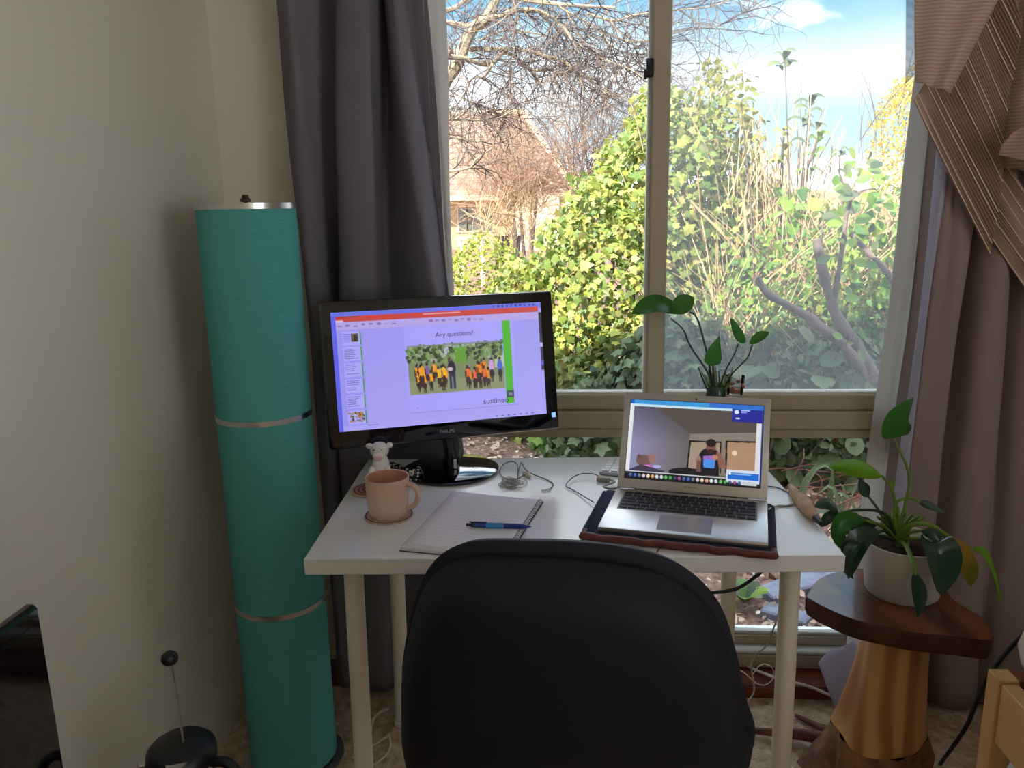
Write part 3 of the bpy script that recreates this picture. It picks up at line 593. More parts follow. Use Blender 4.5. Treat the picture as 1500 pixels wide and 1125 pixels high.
stemleaf(wp, [wl(1052, 578), wl(1072, 548), wl(1094, 525), wl(1102, 505)], [wl(1098, 504), wl(1112, 494, -.01), wl(1127, 487, -.015)], .026, 'leaf', 'oval', V(-.2, -1, .5), 'stemd', r=(.0025, .0018))
for k_ in range(11):
    x = 1030 + k_ * 3.6
    m = MB(); tube(m, smooth([wl(1048 + (k_ - 5) * .9, 584), wl(x + 2, 562, .004 * math.sin(k_ * 2)), wl(x + (k_ - 5) * 1.4, 538 + 3 * ((k_ * 7) % 5), .004)], 4), (.0034, .0016), 6); part(m, 'stem', 'stem' if k_ % 3 else 'stemd', wp)
cg = thing('glass_cup', 'small clear cup with red floral print on the window rail', 'cup', V(at(1077, 586, 2.08).x, 2.09, .8665))
c_ = V(at(1077, 586, 2.08).x, 2.09, .8665); m = MB(); lathe(m, [(.0, .0), (.021, 0), (.0245, .05), (.0235, .05), (.0205, .004), (0, .004)], c_, 28); part(m, 'cup_glass', 'cupglass', cg)
m = MB()
for k_ in range(11):
    a = k_ * .62 - 3.3; z = .010 + .022 * ((k_ * 37) % 10) / 10; rr_ = .0216 + z * .07
    p = c_ + V(rr_ * math.cos(a), rr_ * math.sin(a), z); ball(m, p, (.006, .003, .005), 8, 5, (V(-math.sin(a), math.cos(a), 0), V(math.cos(a), math.sin(a), 0), V(0, 0, 1)))
part(m, 'floral_print', 'red', cg, 'dark red flowers printed round the cup')
m = MB(); lathe(m, [(0, .0045), (.0205, .0045), (.021, .016), (0, .016)], c_, 20); part(m, 'wax', 'tan', cg)

# ---- pine bed frame corner
bed = thing('bed', 'pine bed frame corner with pale bedding at the lower right', 'bed', (1.1, .7, 0))
bx0 = .757
m = MB(); bx(m, bx0, bx0 + .036, 1.318, 1.358, 0, .523, bev=.002); part(m, 'post', 'pine', bed)
m = MB(); bx(m, bx0 + .004, bx0 + .034, -.3, 1.317, .40, .518, bev=.002); part(m, 'side_rail', 'pine', bed)
m = MB(); bx(m, bx0 + .036, 1.75, 1.322, 1.354, .42, .522, bev=.002); part(m, 'end_rail', 'slab', bed, 'darker end rail')
m = MB(); bx(m, 1.72, 1.756, 1.318, 1.358, 0, .523, bev=.002); part(m, 'post', 'pine', bed)
m = MB(); bx(m, bx0 + .010, 1.72, -.3, 1.30, .10, .398, bev=.02); part(m, 'hanging_sheet', 'sheet', bed, 'white sheet hanging below the rail')
m = MB(); obox(m, (1.27, .5, .475), (.46, .79, .06), bev=.03, seg=3); part(m, 'mattress', 'sheet', bed)
m = MB(); ball(m, (.915, 1.20, .628), (.185, .15, .085), 28, 14); cu_ = build(m, 'cushion', 'linen'); tag(cu_, 'greige linen cushion lying on the pine bed corner', 'cushion')
m = MB(); p = V(.755, 1.52, 0); lathe(m, [(0, -.018), (.04, -.018), (.046, -.01), (.046, .01), (.04, .018), (0, .018)], p + V(0, 0, .047), 24, (V(0, 1, 0), V(0, 0, 1), V(1, 0, 0)))
tag(build(m, 'castor', 'black'), 'small round black object on the carpet behind the pine post', 'castor')

# ---- low bench, television, coffee plunger
bn = thing('low_bench', 'low dark bench along the left wall under the television', 'bench', (-.70, .6, 0))
m = MB(); bx(m, -.90, -.50, -.2, 1.16, .265, .295, bev=.003); part(m, 'bench_top', 'bark', bn)
for x in (-.87, -.53):
    for y in (-.15, 1.11):
        m = MB(); bx(m, x - .018, x + .018, y - .018, y + .018, 0, .265, bev=.002); part(m, 'leg', 'bark', bn)
tv = thing('television', 'glossy black flat television panel by the left wall', 'television', (-.73, .55, .295))
tq = at(58, 882, 1.0); tX = -.72; t_ = (tX - CAM.x) / ray(58, 882).x; tc_ = CAM + ray(58, 882) * t_
ty1, tz1 = tc_.y, tc_.z; ty0 = ty1 - .76; tz0 = tz1 - .46
m = MB(); bx(m, tX - .020, tX, ty0, ty1, tz0, tz1, bev=.006); part(m, 'housing', 'gloss', tv)
m = MB(); bx(m, tX - .001, tX + .0012, ty0 + .024, ty1 - .024, tz0 + .035, tz1 - .024, bev=.0005); part(m, 'screen', 'gloss', tv)
m = MB(); bx(m, tX - .052, tX - .012, (ty0 + ty1) / 2 - .05, (ty0 + ty1) / 2 + .05, .31, tz0 + .01); bx(m, tX - .11, tX + .06, (ty0 + ty1) / 2 - .18, (ty0 + ty1) / 2 + .18, .295, .312, bev=.004); part(m, 'stand', 'gloss', tv)
fx, fy = -.648, 1.10; fz = .295
fp = thing('coffee_plunger', 'glass and black coffee plunger with raised rod by the left wall', 'coffee plunger', (fx, fy, fz))
m = MB(); lathe(m, [(0, .006), (.048, .006), (.0505, .012), (.0505, .185), (.049, .185), (.0485, .014), (0, .010)], (fx, fy, fz), 40); part(m, 'glass_beaker', 'cupglass', fp)
m = MB(); lathe(m, [(0, .012), (.047, .012), (.047, .11), (0, .11)], (fx, fy, fz), 30); part(m, 'coffee', 'soil', fp, 'dark coffee')
m = MB(); lathe(m, [(.0515, 0), (.0535, 0), (.0535, .05), (.0515, .05)], (fx, fy, fz), 36)
for k_ in range(8):
    a = k_ * .785 + .2; obox(m, (fx + .0525 * math.cos(a), fy + .0525 * math.sin(a), fz + .10), (.0012, .004, .085), rotz(a))
lathe(m, [(.0508, .172), (.0535, .172), (.0535, .184), (.0508, .184)], (fx, fy, fz), 36); part(m, 'metal_frame', 'steel', fp)
m = MB(); lathe(m, [(.049, .180), (.055, .182), (.0562, .192), (.054, .204), (.047, .211), (.02, .215), (0, .2155)], (fx, fy, fz), 40); ld = part(m, 'lid', 'black', fp)
m = MB(); lathe(m, [(.004, .2), (.0165, .2005), (.0165, .2045), (.004, .205)], (fx + .014, fy - .042, fz + .0045), 20); part(m, 'vent_disc', 'steel', ld, 'pale metal disc')
m = MB(); tube(m, [(fx + .006, fy, fz + .21), (fx - .005, fy + .01, fz + .352)], .0022, 8); part(m, 'rod', 'steel', fp)
m = MB(); ball(m, (fx - .006, fy + .01, fz + .362), (.0135, .0135, .0125), 18, 12); part(m, 'knob', 'black', fp)
m = MB(); tube(m, smooth([(fx + .050, fy - .003, fz + .182), (fx + .078, fy - .006, fz + .184), (fx + .098, fy - .01, fz + .165), (fx + .102, fy - .01, fz + .12), (fx + .092, fy - .008, fz + .06), (fx + .054, fy - .002, fz + .04)], 6), .0085, 10); part(m, 'handle', 'black', fp)
m = MB(); obox(m, (fx - .052, fy - .028, fz + .19), (.009, .007, .006), rotz(.5), bev=.002); part(m, 'spout', 'steel', fp)
# =============================================================== SCREEN RASTERS (flat print on the two screens)
def lin_arr(A):
    A = A / 255.0
    return np.where(A <= 0.04045, A / 12.92, ((A + 0.055) / 1.055) ** 2.4)
class Ras:
    def __init__(s, w, h, c): s.w, s.h = w, h; s.A = np.zeros((h, w, 3)); s.A[:] = c; s.X, s.Y = np.meshgrid((np.arange(w) + .5) / w, (np.arange(h) + .5) / h)
    def rect(s, u0, v0, u1, v1, c): k_ = (s.X >= u0) & (s.X < u1) & (s.Y >= v0) & (s.Y < v1); s.A[k_] = c
    def ell(s, u, v, a, b, c): k_ = ((s.X - u) / a) ** 2 + ((s.Y - v) / b) ** 2 < 1; s.A[k_] = c
    def poly(s, P, c):
        k_ = np.zeros(s.X.shape, bool); n = len(P)
        for i in range(n):
            (x0, y0), (x1, y1) = P[i], P[(i + 1) % n]
            if y0 == y1: continue
            q = ((y0 <= s.Y) & (s.Y < y1)) | ((y1 <= s.Y) & (s.Y < y0)); k_ ^= q & (s.X < x0 + (s.Y - y0) * (x1 - x0) / (y1 - y0))
        s.A[k_] = c
    def mesh(s, name, c00, c10, c01, c11, mat, parent):
        """corners: top-left, top-right, bottom-left, bottom-right"""
        org = ORG[parent.name]; me = bpy.data.meshes.new(name)
        X = ((s.X - .5 / s.w) / (1 - 1 / s.w))[..., None]; Y = ((s.Y - .5 / s.h) / (1 - 1 / s.h))[..., None]
        a, b, c, d = [np.array(q - org) for q in (c00, c10, c01, c11)]
        P = (a * (1 - X) + b * X) * (1 - Y) + (c * (1 - X) + d * X) * Y
        nv = s.w * s.h; me.vertices.add(nv); me.vertices.foreach_set('co', P.reshape(-1).astype(np.float32))
        i = (np.arange(s.h - 1)[:, None] * s.w + np.arange(s.w - 1)[None, :]).reshape(-1)
        q = np.stack([i, i + s.w, i + s.w + 1, i + 1], 1).astype(np.int32); nf = len(q)
        me.loops.add(nf * 4); me.loops.foreach_set('vertex_index', q.reshape(-1)); me.polygons.add(nf); me.polygons.foreach_set('loop_start', np.arange(nf, dtype=np.int32) * 4)
        me.update(calc_edges=True)
        at_ = me.color_attributes.new('Col', 'FLOAT_COLOR', 'POINT'); cc_ = np.ones((nv, 4), np.float32); cc_[:, :3] = lin_arr(s.A).reshape(-1, 3); at_.data.foreach_set('color', cc_.reshape(-1))
        me.materials.append(MAT[mat]); return link(me, name, parent)
rs = np.random.RandomState(3)
A = Ras(330, 186, (158, 152, 238))
A.A[:] = A.A + (A.Y[..., None] - .5) * np.array([14, 10, 4])
A.rect(0, 0, 1, .035, (96, 108, 222)); A.rect(0, .035, .02, 1, (92, 96, 226)); A.rect(.0, .0, 1, .008, (120, 130, 235))
for u in np.arange(.76, .97, .022): A.rect(u, .012, u + .008, .026, (40, 44, 110))
A.rect(.02, .035, .985, .072, (196, 62, 56)); A.rect(.03, .044, .13, .05, (120, 40, 50)); A.rect(.42, .05, .60, .058, (226, 150, 160))
A.rect(.02, .072, .985, .086, (190, 66, 66)); A.rect(.02, .072, .055, .086, (216, 190, 226))
A.rect(.02, .086, .985, .15, (178, 160, 226))
for u in list(np.arange(.03, .3, .035)) + list(np.arange(.45, .70, .03)): A.rect(u, .10 + .02 * rs.rand(), u + .018, .112 + .02 * rs.rand(), (126, 110, 176))
A.rect(.02, .15, .135, .96, (150, 146, 236))
for i in range(6):
    v = .165 + i * .133; A.rect(.045, v, .128, v + .112, (168, 164, 248)); A.rect(.125, v, .129, v + .112, (70, 150, 60))
    if i == 0:
        A.rect(.085, v + .02, .118, v + .09, (90, 84, 70)); A.rect(.098, v + .03, .112, v + .085, (46, 36, 40))
        for q in range(5): A.rect(.05, v + .02 + q * .016, .078, v + .025 + q * .016, (120, 112, 200))
    elif i < 5:
        for q in range(6): A.rect(.048 + .006 * rs.rand(), v + .012 + q * .015, .085 + .035 * rs.rand(), v + .017 + q * .015, (100, 92, 170))
for k_ in range(70): A.rect(*(lambda u, v: (u, v, u + .008, v + .014))(.046 + .07 * rs.rand(), .835 + .08 * rs.rand()), [(190, 130, 60), (70, 60, 60), (150, 140, 120), (90, 110, 80)][k_ % 4])
A.rect(.022, .95, .985, 1, (166, 160, 240)); A.rect(.13, .955, .18, .962, (110, 100, 180))
for u in np.arange(.74, .95, .03): A.rect(u, .972, u + .012, .984, (90, 86, 150))
A.rect(.326, .145, .855, .885, (164, 158, 246)); A.rect(.326, .885, .857, .89, (134, 128, 206)); A.rect(.326, .145, .328, .885, (148, 142, 226))
# the photograph on the slide: a crowd in yellow shirts in front of trees
pu0, pu1, pv0, pv1 = .335, .798, .315, .735
def pr(u0, v0, u1, v1, c): A.rect(pu0 + (pu1 - pu0) * u0, pv0 + (pv1 - pv0) * v0, pu0 + (pu1 - pu0) * u1, pv0 + (pv1 - pv0) * v1, c)
def pe(u, v, a, b, c): A.ell(pu0 + (pu1 - pu0) * u, pv0 + (pv1 - pv0) * v, (pu1 - pu0) * a, (pv1 - pv0) * b, c)
pr(0, 0, 1, 1, (120, 132, 96)); pr(0, .72, 1, 1, (134, 140, 104)); pr(.38, 0, .46, .22, (186, 190, 226)); pr(.9, .28, 1, .55, (178, 186, 140))
for k_ in range(260): pe(rs.rand(), .02 + .34 * rs.rand(), .02, .04, [(60, 84, 44), (92, 120, 60), (40, 56, 40), (120, 150, 86), (150, 164, 150)][k_ % 5])
for k_ in range(60): pe(.50 + .1 * rs.rand(), .10 + .3 * rs.rand(), .02, .03, (96, 150, 44))
pr(.0, .0, 1, .03, (120, 134, 140))
for k_ in range(34):
    left = k_ % 2 == 0; u = (.02 + .36 * rs.rand()) if left else (.56 + .27 * rs.rand()); v = .42 + .22 * rs.rand()
    c = [(232, 152, 20), (216, 132, 24), (236, 176, 30), (222, 100, 40)][k_ % 4]
    if v < .47 and left: c = [(90, 96, 190), (120, 90, 150), (226, 150, 30)][k_ % 3]
    pe(u, v - .07, .012, .035, (48, 30, 26)); pe(u, v + .07, .026, .10, c); pe(u - .02, v + .08, .008, .07, (60, 34, 26)); pe(u, v + .2, .02, .07, (44, 28, 34)); pr(u - .014, v + .2, u - .004, v + .34, (56, 34, 28)); pr(u + .004, v + .2, u + .014, v + .34, (52, 30, 26))
for u, c in ((.865, (196, 150, 196)), (.955, (70, 96, 200))):
    pe(u, .38, .014, .04, (44, 28, 26)); pe(u, .52, .028, .12, c); pe(u, .68, .026, .09, (36, 30, 44)); pr(u - .014, .72, u - .004, .86, (50, 30, 28)); pr(u + .004, .72, u + .014, .86, (50, 30, 28))
pe(.445, .36, .016, .05, (120, 90, 76)); pe(.445, .52, .042, .16, (30, 26, 40)); pe(.43, .53, .03, .04, (196, 170, 190)); pr(.415, .62, .440, .94, (34, 38, 84)); pr(.452, .62, .478, .94, (34, 38, 84))
A.rect(.800, .145, .838, .875, (74, 172, 36)); A.rect(.802, .765, .840, .82, (58, 62, 78)); A.rect(.812, .78, .830, .805, (120, 124, 150))
A.rect(.366, .845, .371, .853, (60, 50, 90))
A.rect(.985, .0, 1, .05, (110, 116, 222)); A.rect(.985, .05, 1, 1, (160, 154, 240)); A.rect(.984, .09, 1, .36, (22, 22, 40)); A.rect(.984, .36, 1, .40, (170, 176, 226)); A.rect(.986, .40, 1, .60, (30, 32, 60)); A.rect(.988, .52, 1, .56, (90, 100, 220))

# ---- monitor
MY = math.radians(20); MT = math.radians(9)
mr = V(math.cos(MY), math.sin(MY), 0); mn0 = mr.cross(V(0, 0, 1)); mu_ = V(0, 0, 1) * math.cos(MT) - mn0 * math.sin(MT); mn = mr.cross(mu_)
MP = V(-.30, 1.80, 1.0); MA = (mr, mu_, mn)
def mq(u, v, w=0): return MP + mr * u + mu_ * v + mn * w
mon = thing('monitor', 'black widescreen computer monitor showing a slide, turned on its round foot', 'monitor', (-.30, 1.845, ZD))
m = MB(); obox(m, mq(-.001, -.0015, -.016), (.277, .169, .016), MA, bev=.008, seg=2); part(m, 'bezel', 'gloss', mon)
m = MB(); obox(m, mq(0, .0, -.045), (.22, .125, .016), MA, bev=.014, seg=2); part(m, 'rear_cover', 'black', mon)
sw = A.mesh('screen', mq(-.252, .1405, .0012), mq(.244, .1405, .0012), mq(-.252, -.1305, .0012), mq(.244, -.1305, .0012), 'screen', mon)
sw['label'] = 'lit screen with a slide and group photo'
def su(u, v, w=.0018): return mq(-.252 + .496 * u, .1405 - .271 * v, w)
MAT['slidetext'] = M('slide_text', (44, 36, 84), rough=.5); MAT['logotext'] = M('logo_grey', (150, 150, 160), rough=.4)
text('slide_title', 'Any questions?', .0150, su(.565, .236), MA, 'slidetext', sw, depth=.0001)
text('slide_logo', 'sustineo', .0190, su(.748, .845), MA, 'slidetext', sw, depth=.0001)
text('bezel_lettering', 'PHILIPS', .0115, mq(-.004, -.1515, .0006), MA, 'logotext', mon)
m = MB(); obox(m, mq(.262, -.135, .0006), (.005, .006, .0006), MA); part(m, 'power_light', M('power_light', (110, 150, 210), emit=.5), mon, 'small blue power light')
mb_c = V(-.300, 1.838, ZD)
m = MB(); lathe(m, [(0, .001), (.110, .001), (.113, .004), (.113, .008), (.105, .012), (.05, .0165), (.0, .018)], mb_c, 56, rotz(MY), sx=1.05); part(m, 'stand_foot', 'gloss', mon)
m = MB(); tube(m, smooth([mb_c + V(0, .005, .015), mb_c + V(0, .01, .06), mq(0, -.10, -.055)], 6), (.019, .022), 18); part(m, 'stand_neck', 'gloss', mon)
m = MB(); obox(m, mb_c + mr * .004 + mn0 * .034 + V(0, 0, .03), (.004, .003, .012), rotz(MY), bev=.001); part(m, 'stand_button', 'steel', mon)

# ---- laptop raster
B = Ras(280, 176, (92, 84, 84))
B.A[:] = np.array([138, 134, 150]); g = np.clip((B.X - .03) / .44, 0, 1)[..., None]; B.A = np.array([142, 140, 178]) * (1 - g) + np.array([104, 96, 96]) * g
gy = np.clip((.55 - B.Y) / .5, 0, 1)[..., None]; B.A = B.A * (1 - .38 * gy)
B.poly([(.20, .08), (1, .08), (1, .33), (.47, .40)], (84, 74, 70)); B.poly([(.47, .40), (1, .33), (1, .88), (.47, .88)], (134, 122, 112))
B.poly([(.470, .48), (.705, .47), (.715, .86), (.46, .88)], (16, 14, 18)); B.poly([(.482, .50), (.695, .49), (.705, .86), (.472, .86)], (160, 142, 124))
B.poly([(.735, .455), (.96, .44), (.96, .86), (.745, .86)], (16, 14, 18)); B.poly([(.75, .475), (.955, .46), (.955, .82), (.755, .84)], (172, 136, 108)); B.ell(.805, .60, .02, .03, (228, 206, 160))
B.ell(.47, .88, .14, .06, (16, 16, 22))
B.ell(.625, .72, .085, .17, (24, 22, 32)); B.rect(.56, .74, .70, .89, (20, 20, 28)); B.ell(.632, .545, .036, .075, (120, 78, 66)); B.ell(.632, .495, .038, .05, (26, 22, 24)); B.ell(.632, .60, .03, .03, (60, 34, 36))
B.poly([(.67, .60), (.70, .60), (.755, .78), (.70, .80)], (140, 92, 82)); B.ell(.545, .72, .02, .06, (150, 112, 108)); B.poly([(.535, .72), (.56, .72), (.57, .86), (.53, .86)], (110, 76, 74))
B.poly([(.58, .66), (.67, .64), (.665, .80), (.585, .80)], (76, 140, 226)); B.poly([(.58, .66), (.67, .64), (.67, .70), (.58, .70)], (150, 100, 190)); B.ell(.665, .67, .022, .035, (176, 120, 112))
B.ell(.14, .77, .062, .07, (110, 84, 84)); B.ell(.10, .72, .018, .025, (96, 72, 72)); B.ell(.185, .715, .018, .025, (104, 80, 80)); B.ell(.20, .74, .03, .06, (150, 110, 100)); B.ell(.175, .85, .06, .035, (176, 110, 190)); B.ell(.17, .85, .025, .025, (220, 140, 190)); B.ell(.24, .83, .03, .02, (170, 176, 220)); B.poly([(.03, .89), (.12, .82), (.30, .88), (.30, .90), (.03, .91)], (60, 56, 76))
B.rect(0, 0, 1, .055, (56, 150, 214)); B.rect(0, 0, .03, .06, (30, 90, 190)); B.rect(.6, 0, 1, .05, (50, 110, 206)); B.rect(0, .055, .77, .088, (196, 226, 236))
B.rect(0, .055, .032, .90, (224, 228, 232)); B.rect(.952, .22, .988, .92, (220, 220, 224)); B.rect(.988, .05, 1, 1, (30, 60, 150))
B.rect(.77, .055, .988, .215, (36, 42, 150)); B.ell(.805, .095, .016, .026, (220, 226, 250)); B.rect(.835, .07, .90, .082, (190, 196, 240)); B.rect(.835, .09, .88, .10, (150, 160, 230)); B.rect(.80, .165, .83, .18, (220, 220, 240))
B.rect(.755, .80, .988, .955, (208, 220, 236)); B.rect(.765, .835, .985, .915, (24, 104, 206)); B.rect(.79, .845, .93, .857, (150, 190, 240)); B.ell(.778, .85, .01, .014, (236, 240, 250))
B.rect(0, .905, .75, .915, (200, 204, 214))
B.rect(0, .915, .755, 1, (14, 14, 22)); B.rect(.755, .955, 1, 1, (14, 14, 22))
pal = [(60, 90, 150), (190, 196, 200), (90, 100, 120), (60, 150, 70), (220, 200, 170), (140, 60, 120), (200, 214, 220), (50, 90, 170), (90, 170, 90), (190, 180, 190), (46, 60, 90), (210, 140, 110)]
for i in range(27):
    u = .045 + i * .0335; c = pal[(i * 7) % 12]; B.ell(u, .955, .0125, .022, c); B.ell(u, .95, .006, .01, tuple(min(255, x + 30) for x in c))
B.rect(.86, .938, .97, .975, (196, 204, 206))

# ---- laptop on its sleeve
LYW = math.radians(-12.7); LA = rotz(LYW); LH = V(.252, 1.633, ZD + .0125)
def lq(u, v, w=0): return LH + LA[0] * u + LA[1] * v + V(0, 0, w)
sl = thing('laptop_sleeve', 'navy felt laptop sleeve with brown leather edge under the open laptop', 'laptop sleeve', lq(-.01, -.12, -.0125))
m = MB(); obox(m, lq(-.008, -.112, -.0064), (.177, .128, .0056), LA, bev=.004, seg=2); part(m, 'felt_body', 'felt', sl)
m = MB(); tube(m, [lq(-.188 + .0036 * k_, -.2445 + .0018 * math.sin(k_ * .5), -.0040 + .0011 * math.sin(k_ * .33)) for k_ in range(101)], .0074, 10)
tube(m, [lq(-.186, -.2445, -.0052), lq(-.184, -.215, -.0052)], .0062, 8); tube(m, [lq(.171, -.2445, -.0052), lq(.169, -.218, -.0052)], .0062, 8); part(m, 'leather_edge', 'leather', sl, 'brown leather edge band')
for a_ in (-.186, .169): m = MB(); tube(m, [lq(a_, -.215, -.004), lq(a_, .0, -.004)], .0054, 8); part(m, 'side_seam', 'felt', sl)
lp = thing('laptop', 'open silver laptop with black keys showing a video call', 'laptop', lq(0, -.1, 0))
m = MB(); obox(m, lq(0, -.1135, .006), (.159, .1135, .0055), LA, bev=.0035, seg=2); part(m, 'deck', 'alu', lp)
kw, kr = .0190, .0186
rows = [[(1.0,)] * 14, [(1,)] * 13 + [(1.5,)], [(1.5,)] + [(1,)] * 13, [(1.75,)] + [(1,)] * 11 + [(1.75,)], [(2.3,)] + [(1,)] * 10 + [(2.2,)], [(1,), (1,), (1,), (1.25,), (5.2,), (1.25,), (1,), (1,), (1,), (1,)]]
v0 = -.020; kz = .0122
KW = .273
for ri, row in enumerate(rows):
    tot = sum(k_[0] for k_ in row); unit = KW / tot; x = -KW / 2; rh = .0105 if ri == 0 else .0176
    for k_ in row:
        w_ = unit * k_[0]
        mk = MB(); obox(mk, lq(x + w_ / 2, v0 - rh / 2, kz), (w_ / 2 - .0014, rh / 2 - .0014, .0009), LA, bev=.0005); part(mk, 'key', 'key', lp); x += w_
    v0 -= rh
m = MB(); obox(m, lq(0, -.0725, .0116), (KW / 2 + .002, .0515, .0001), LA); part(m, 'keyboard_well', M('key_well_shadow_grey', (120, 118, 116), rough=.5, metal=.5), lp)
m = MB(); obox(m, lq(.004, -.176, .0116), (.0515, .0375, .0003), LA, bev=.0002); part(m, 'trackpad', M('trackpad', (188, 184, 188), rough=.25, metal=.7), lp)
LT = math.radians(27); lu = V(0, 0, 1) * math.cos(LT) + LA[1] * math.sin(LT); ln_ = LA[0].cross(lu); LL = (LA[0], lu, ln_)
def ld_(u, v, w=0): return lq(0, -.001, .008) + LA[0] * u + lu * v + ln_ * w
m = MB(); obox(m, ld_(0, .113, -.0025), (.1585, .109, .0025), LL, bev=.002, seg=2); lid = part(m, 'lid', 'alu', lp)
m = MB(); tube(m, [ld_(-.12, .0, -.002), ld_(.12, .0, -.002)], .0042, 12); part(m, 'hinge', 'black', lp)
scr = B.mesh('screen', ld_(-.1435, .2055, .0006), ld_(.1435, .2055, .0006), ld_(-.1435, .027, .0006), ld_(.1435, .027, .0006), 'screen', lp); scr['label'] = 'lit screen with a video call'
m = MB(); obox(m, ld_(0, .1163, .00015), (.1447, .0905, .0003), LL); part(m, 'screen_surround', 'black', lp)
m = MB(); lathe(m, [(0, .0004), (.0022, .0004), (.0022, 0)], ld_(0, .2135, 0), 12, LL); part(m, 'webcam', 'black', lp, 'tiny black webcam dot')
text('lid_lettering', 'MacBook Air', .0052, ld_(0, .0165, .0003), LL, 'black', lp, depth=.0001)

# ---- white keyboard behind the laptop
kb = thing('keyboard', 'slim white keyboard lying behind the laptop on the desk', 'keyboard', (.232, 1.80, ZD))
KA = rotz(math.radians(-13)); kc = V(.212, 1.842, ZD)
m = MB(); obox(m, kc + V(0, 0, .0045), (.140, .058, .0045), KA, bev=.003); part(m, 'case', 'alu', kb)
for j in range(5):
    for i in range(13):
        mk = MB(); obox(mk, kc + KA[0] * (-.126 + .021 * i) + KA[1] * (.042 - .021 * j) + V(0, 0, .0102), (.0088, .0088, .0012), KA, bev=.0006); part(mk, 'key', 'white', kb)

# ---- notepad and pen
NA = rotz(math.radians(-11)); NO = V(-.328, 1.374, ZD)
def nq(u, v, w=0): return NO + NA[0] * u + NA[1] * v + V(0, 0, w)
np_ = thing('notepad', 'open spiral notepad with white pages on the desk', 'notepad', nq(.1, .15, 0))
m = MB(); obox(m, nq(.104, .15, .0045), (.103, .15, .0035), NA, bev=.0006); part(m, 'page_block', 'paper', np_)
m = MB(); grid(m, lambda u, v: nq(.001 + .205 * u, .002 + .296 * v, .0084 + .005 * max(0, v - .8) * 5 * (1 - u) ** 2), 10, 14); solidify(part(m, 'top_page', 'paper', np_), .0003)
m = MB(); obox(m, nq(.104, .15, .0006), (.105, .152, .0006), NA); part(m, 'back_cover', 'cordd', np_, 'dark back cover')
m = MB()
for k_ in range(17):
    v = .275 - k_ * .0145; w_ = .06 + .10 * ((k_ * 53) % 17) / 17
    for s_ in range(int(w_ / .012)): obox(m, nq(.02 + s_ * .013, v + .0006 * math.sin(s_ * 2 + k_), .0089), (.0045, .0005, .0001), NA)
o = part(m, 'pencil_lines', 'ink', np_, 'faint lines of writing'); o['kind'] = 'stuff'
m = MB()
for k_ in range(34):
    v = .008 + k_ * .0086; tube(m, [nq(.2055 + .0055 * math.cos(a), v + .0008 * a, .0055 + .0058 * math.sin(a)) for a in [x * .52 for x in range(13)]], .0007, 4)
o = part(m, 'spiral_wire', 'cordd', np_, 'dark spiral wire'); o['kind'] = 'stuff'
pa, pb = V(-.213, 1.470, ZD + .0145), V(-.078, 1.4655, ZD + .0135); pd = (pb - pa).normalized(); ps = V(0, 0, 1).cross(pd); PAx = (ps, V(0, 0, 1), pd)
pen = thing('pen', 'blue click pen lying across the notepad', 'pen', pa)
m = MB(); lathe(m, [(0, .018), (.0052, .018), (.0054, .05), (.0052, .104), (.0046, .116), (.0020, .126), (.0010, .130), (0, .131)], pa, 18, PAx); part(m, 'barrel', 'penblue', pen)
m = MB(); lathe(m, [(.0056, .040), (.0058, .042), (.0058, .074), (.0056, .076)], pa, 18, PAx); part(m, 'label_band', 'penlight', pen, 'light blue printed band')
m = MB(); lathe(m, [(0, 0), (.003, .0), (.003, .008), (.0048, .010), (.0050, .019), (0, .019)], pa, 16, PAx); obox(m, pa + pd * .024 + ps * .0 + V(0, 0, .0062), (.0018, .0008, .018), PAx, bev=.0005); part(m, 'clip_and_button', 'felt', pen, 'dark click button and clip')

# ---- mug, coasters, figurine, painted beads
MC = V(-.388, 1.545, ZD)
cs = thing('coaster', 'round pale coaster with dark rim under the mug', 'coaster', MC)
m = MB(); lathe(m, [(0, 0), (.049, 0), (.0515, .002), (.0505, .0042), (0, .0042)], MC, 40); part(m, 'disc', 'coaster', cs)
m = MB(); lathe(m, [(.0475, .0042), (.050, .0044), (.0495, .0058), (.047, .0052)], MC, 40); part(m, 'rim', 'coaster_rim', cs, 'dark reddish rim')
mg = thing('mug', 'blush pink stoneware mug on a coaster beside the notepad', 'mug', MC + V(0, 0, .0045))
z0 = .0046
m = MB(); lathe(m, [(0, z0), (.038, z0), (.0415, z0 + .004), (.0435, z0 + .03), (.0455, z0 + .07), (.0462, z0 + .083), (.0455, z0 + .0852), (.0435, z0 + .084)], MC, 44); part(m, 'body', 'mug', mg)
m = MB(); lathe(m, [(.0438, z0 + .084), (.0425, z0 + .07), (.0400, z0 + .012), (.03, z0 + .006), (0, z0 + .006)], MC, 40); part(m, 'inside', 'mug_in', mg, 'darker pink brown inside')
hd = V(.97, -.22, 0)
m = MB(); tube(m, smooth([MC + hd * .040 + V(0, 0, z0 + .070), MC + hd * .058 + V(0, 0, z0 + .070), MC + hd * .069 + V(0, 0, z0 + .056), MC + hd * .067 + V(0, 0, z0 + .036), MC + hd * .054 + V(0, 0, z0 + .022), MC + hd * .040 + V(0, 0, z0 + .020)], 7), .0055, 12); part(m, 'handle', 'mug', mg)
FC = V(-.462, 1.698, ZD)
cs2 = thing('coaster', 'round red patterned coaster behind the mug under the white figurine', 'coaster', FC)
m = MB(); lathe(m, [(0, 0), (.049, 0), (.051, .002), (.050, .0042), (0, .0042)], FC, 40); part(m, 'disc', 'coaster', cs2)
m = MB()
for r_ in (.012, .022, .032, .042): lathe(m, [(r_ - .003, .0042), (r_ + .002, .0043), (r_ + .002, .0047), (r_ - .003, .0047)], FC, 36)
part(m, 'printed_rings', 'red', cs2, 'red printed rings')
GC = FC + V(.022, .004, .0048); GA = rotz(.15)
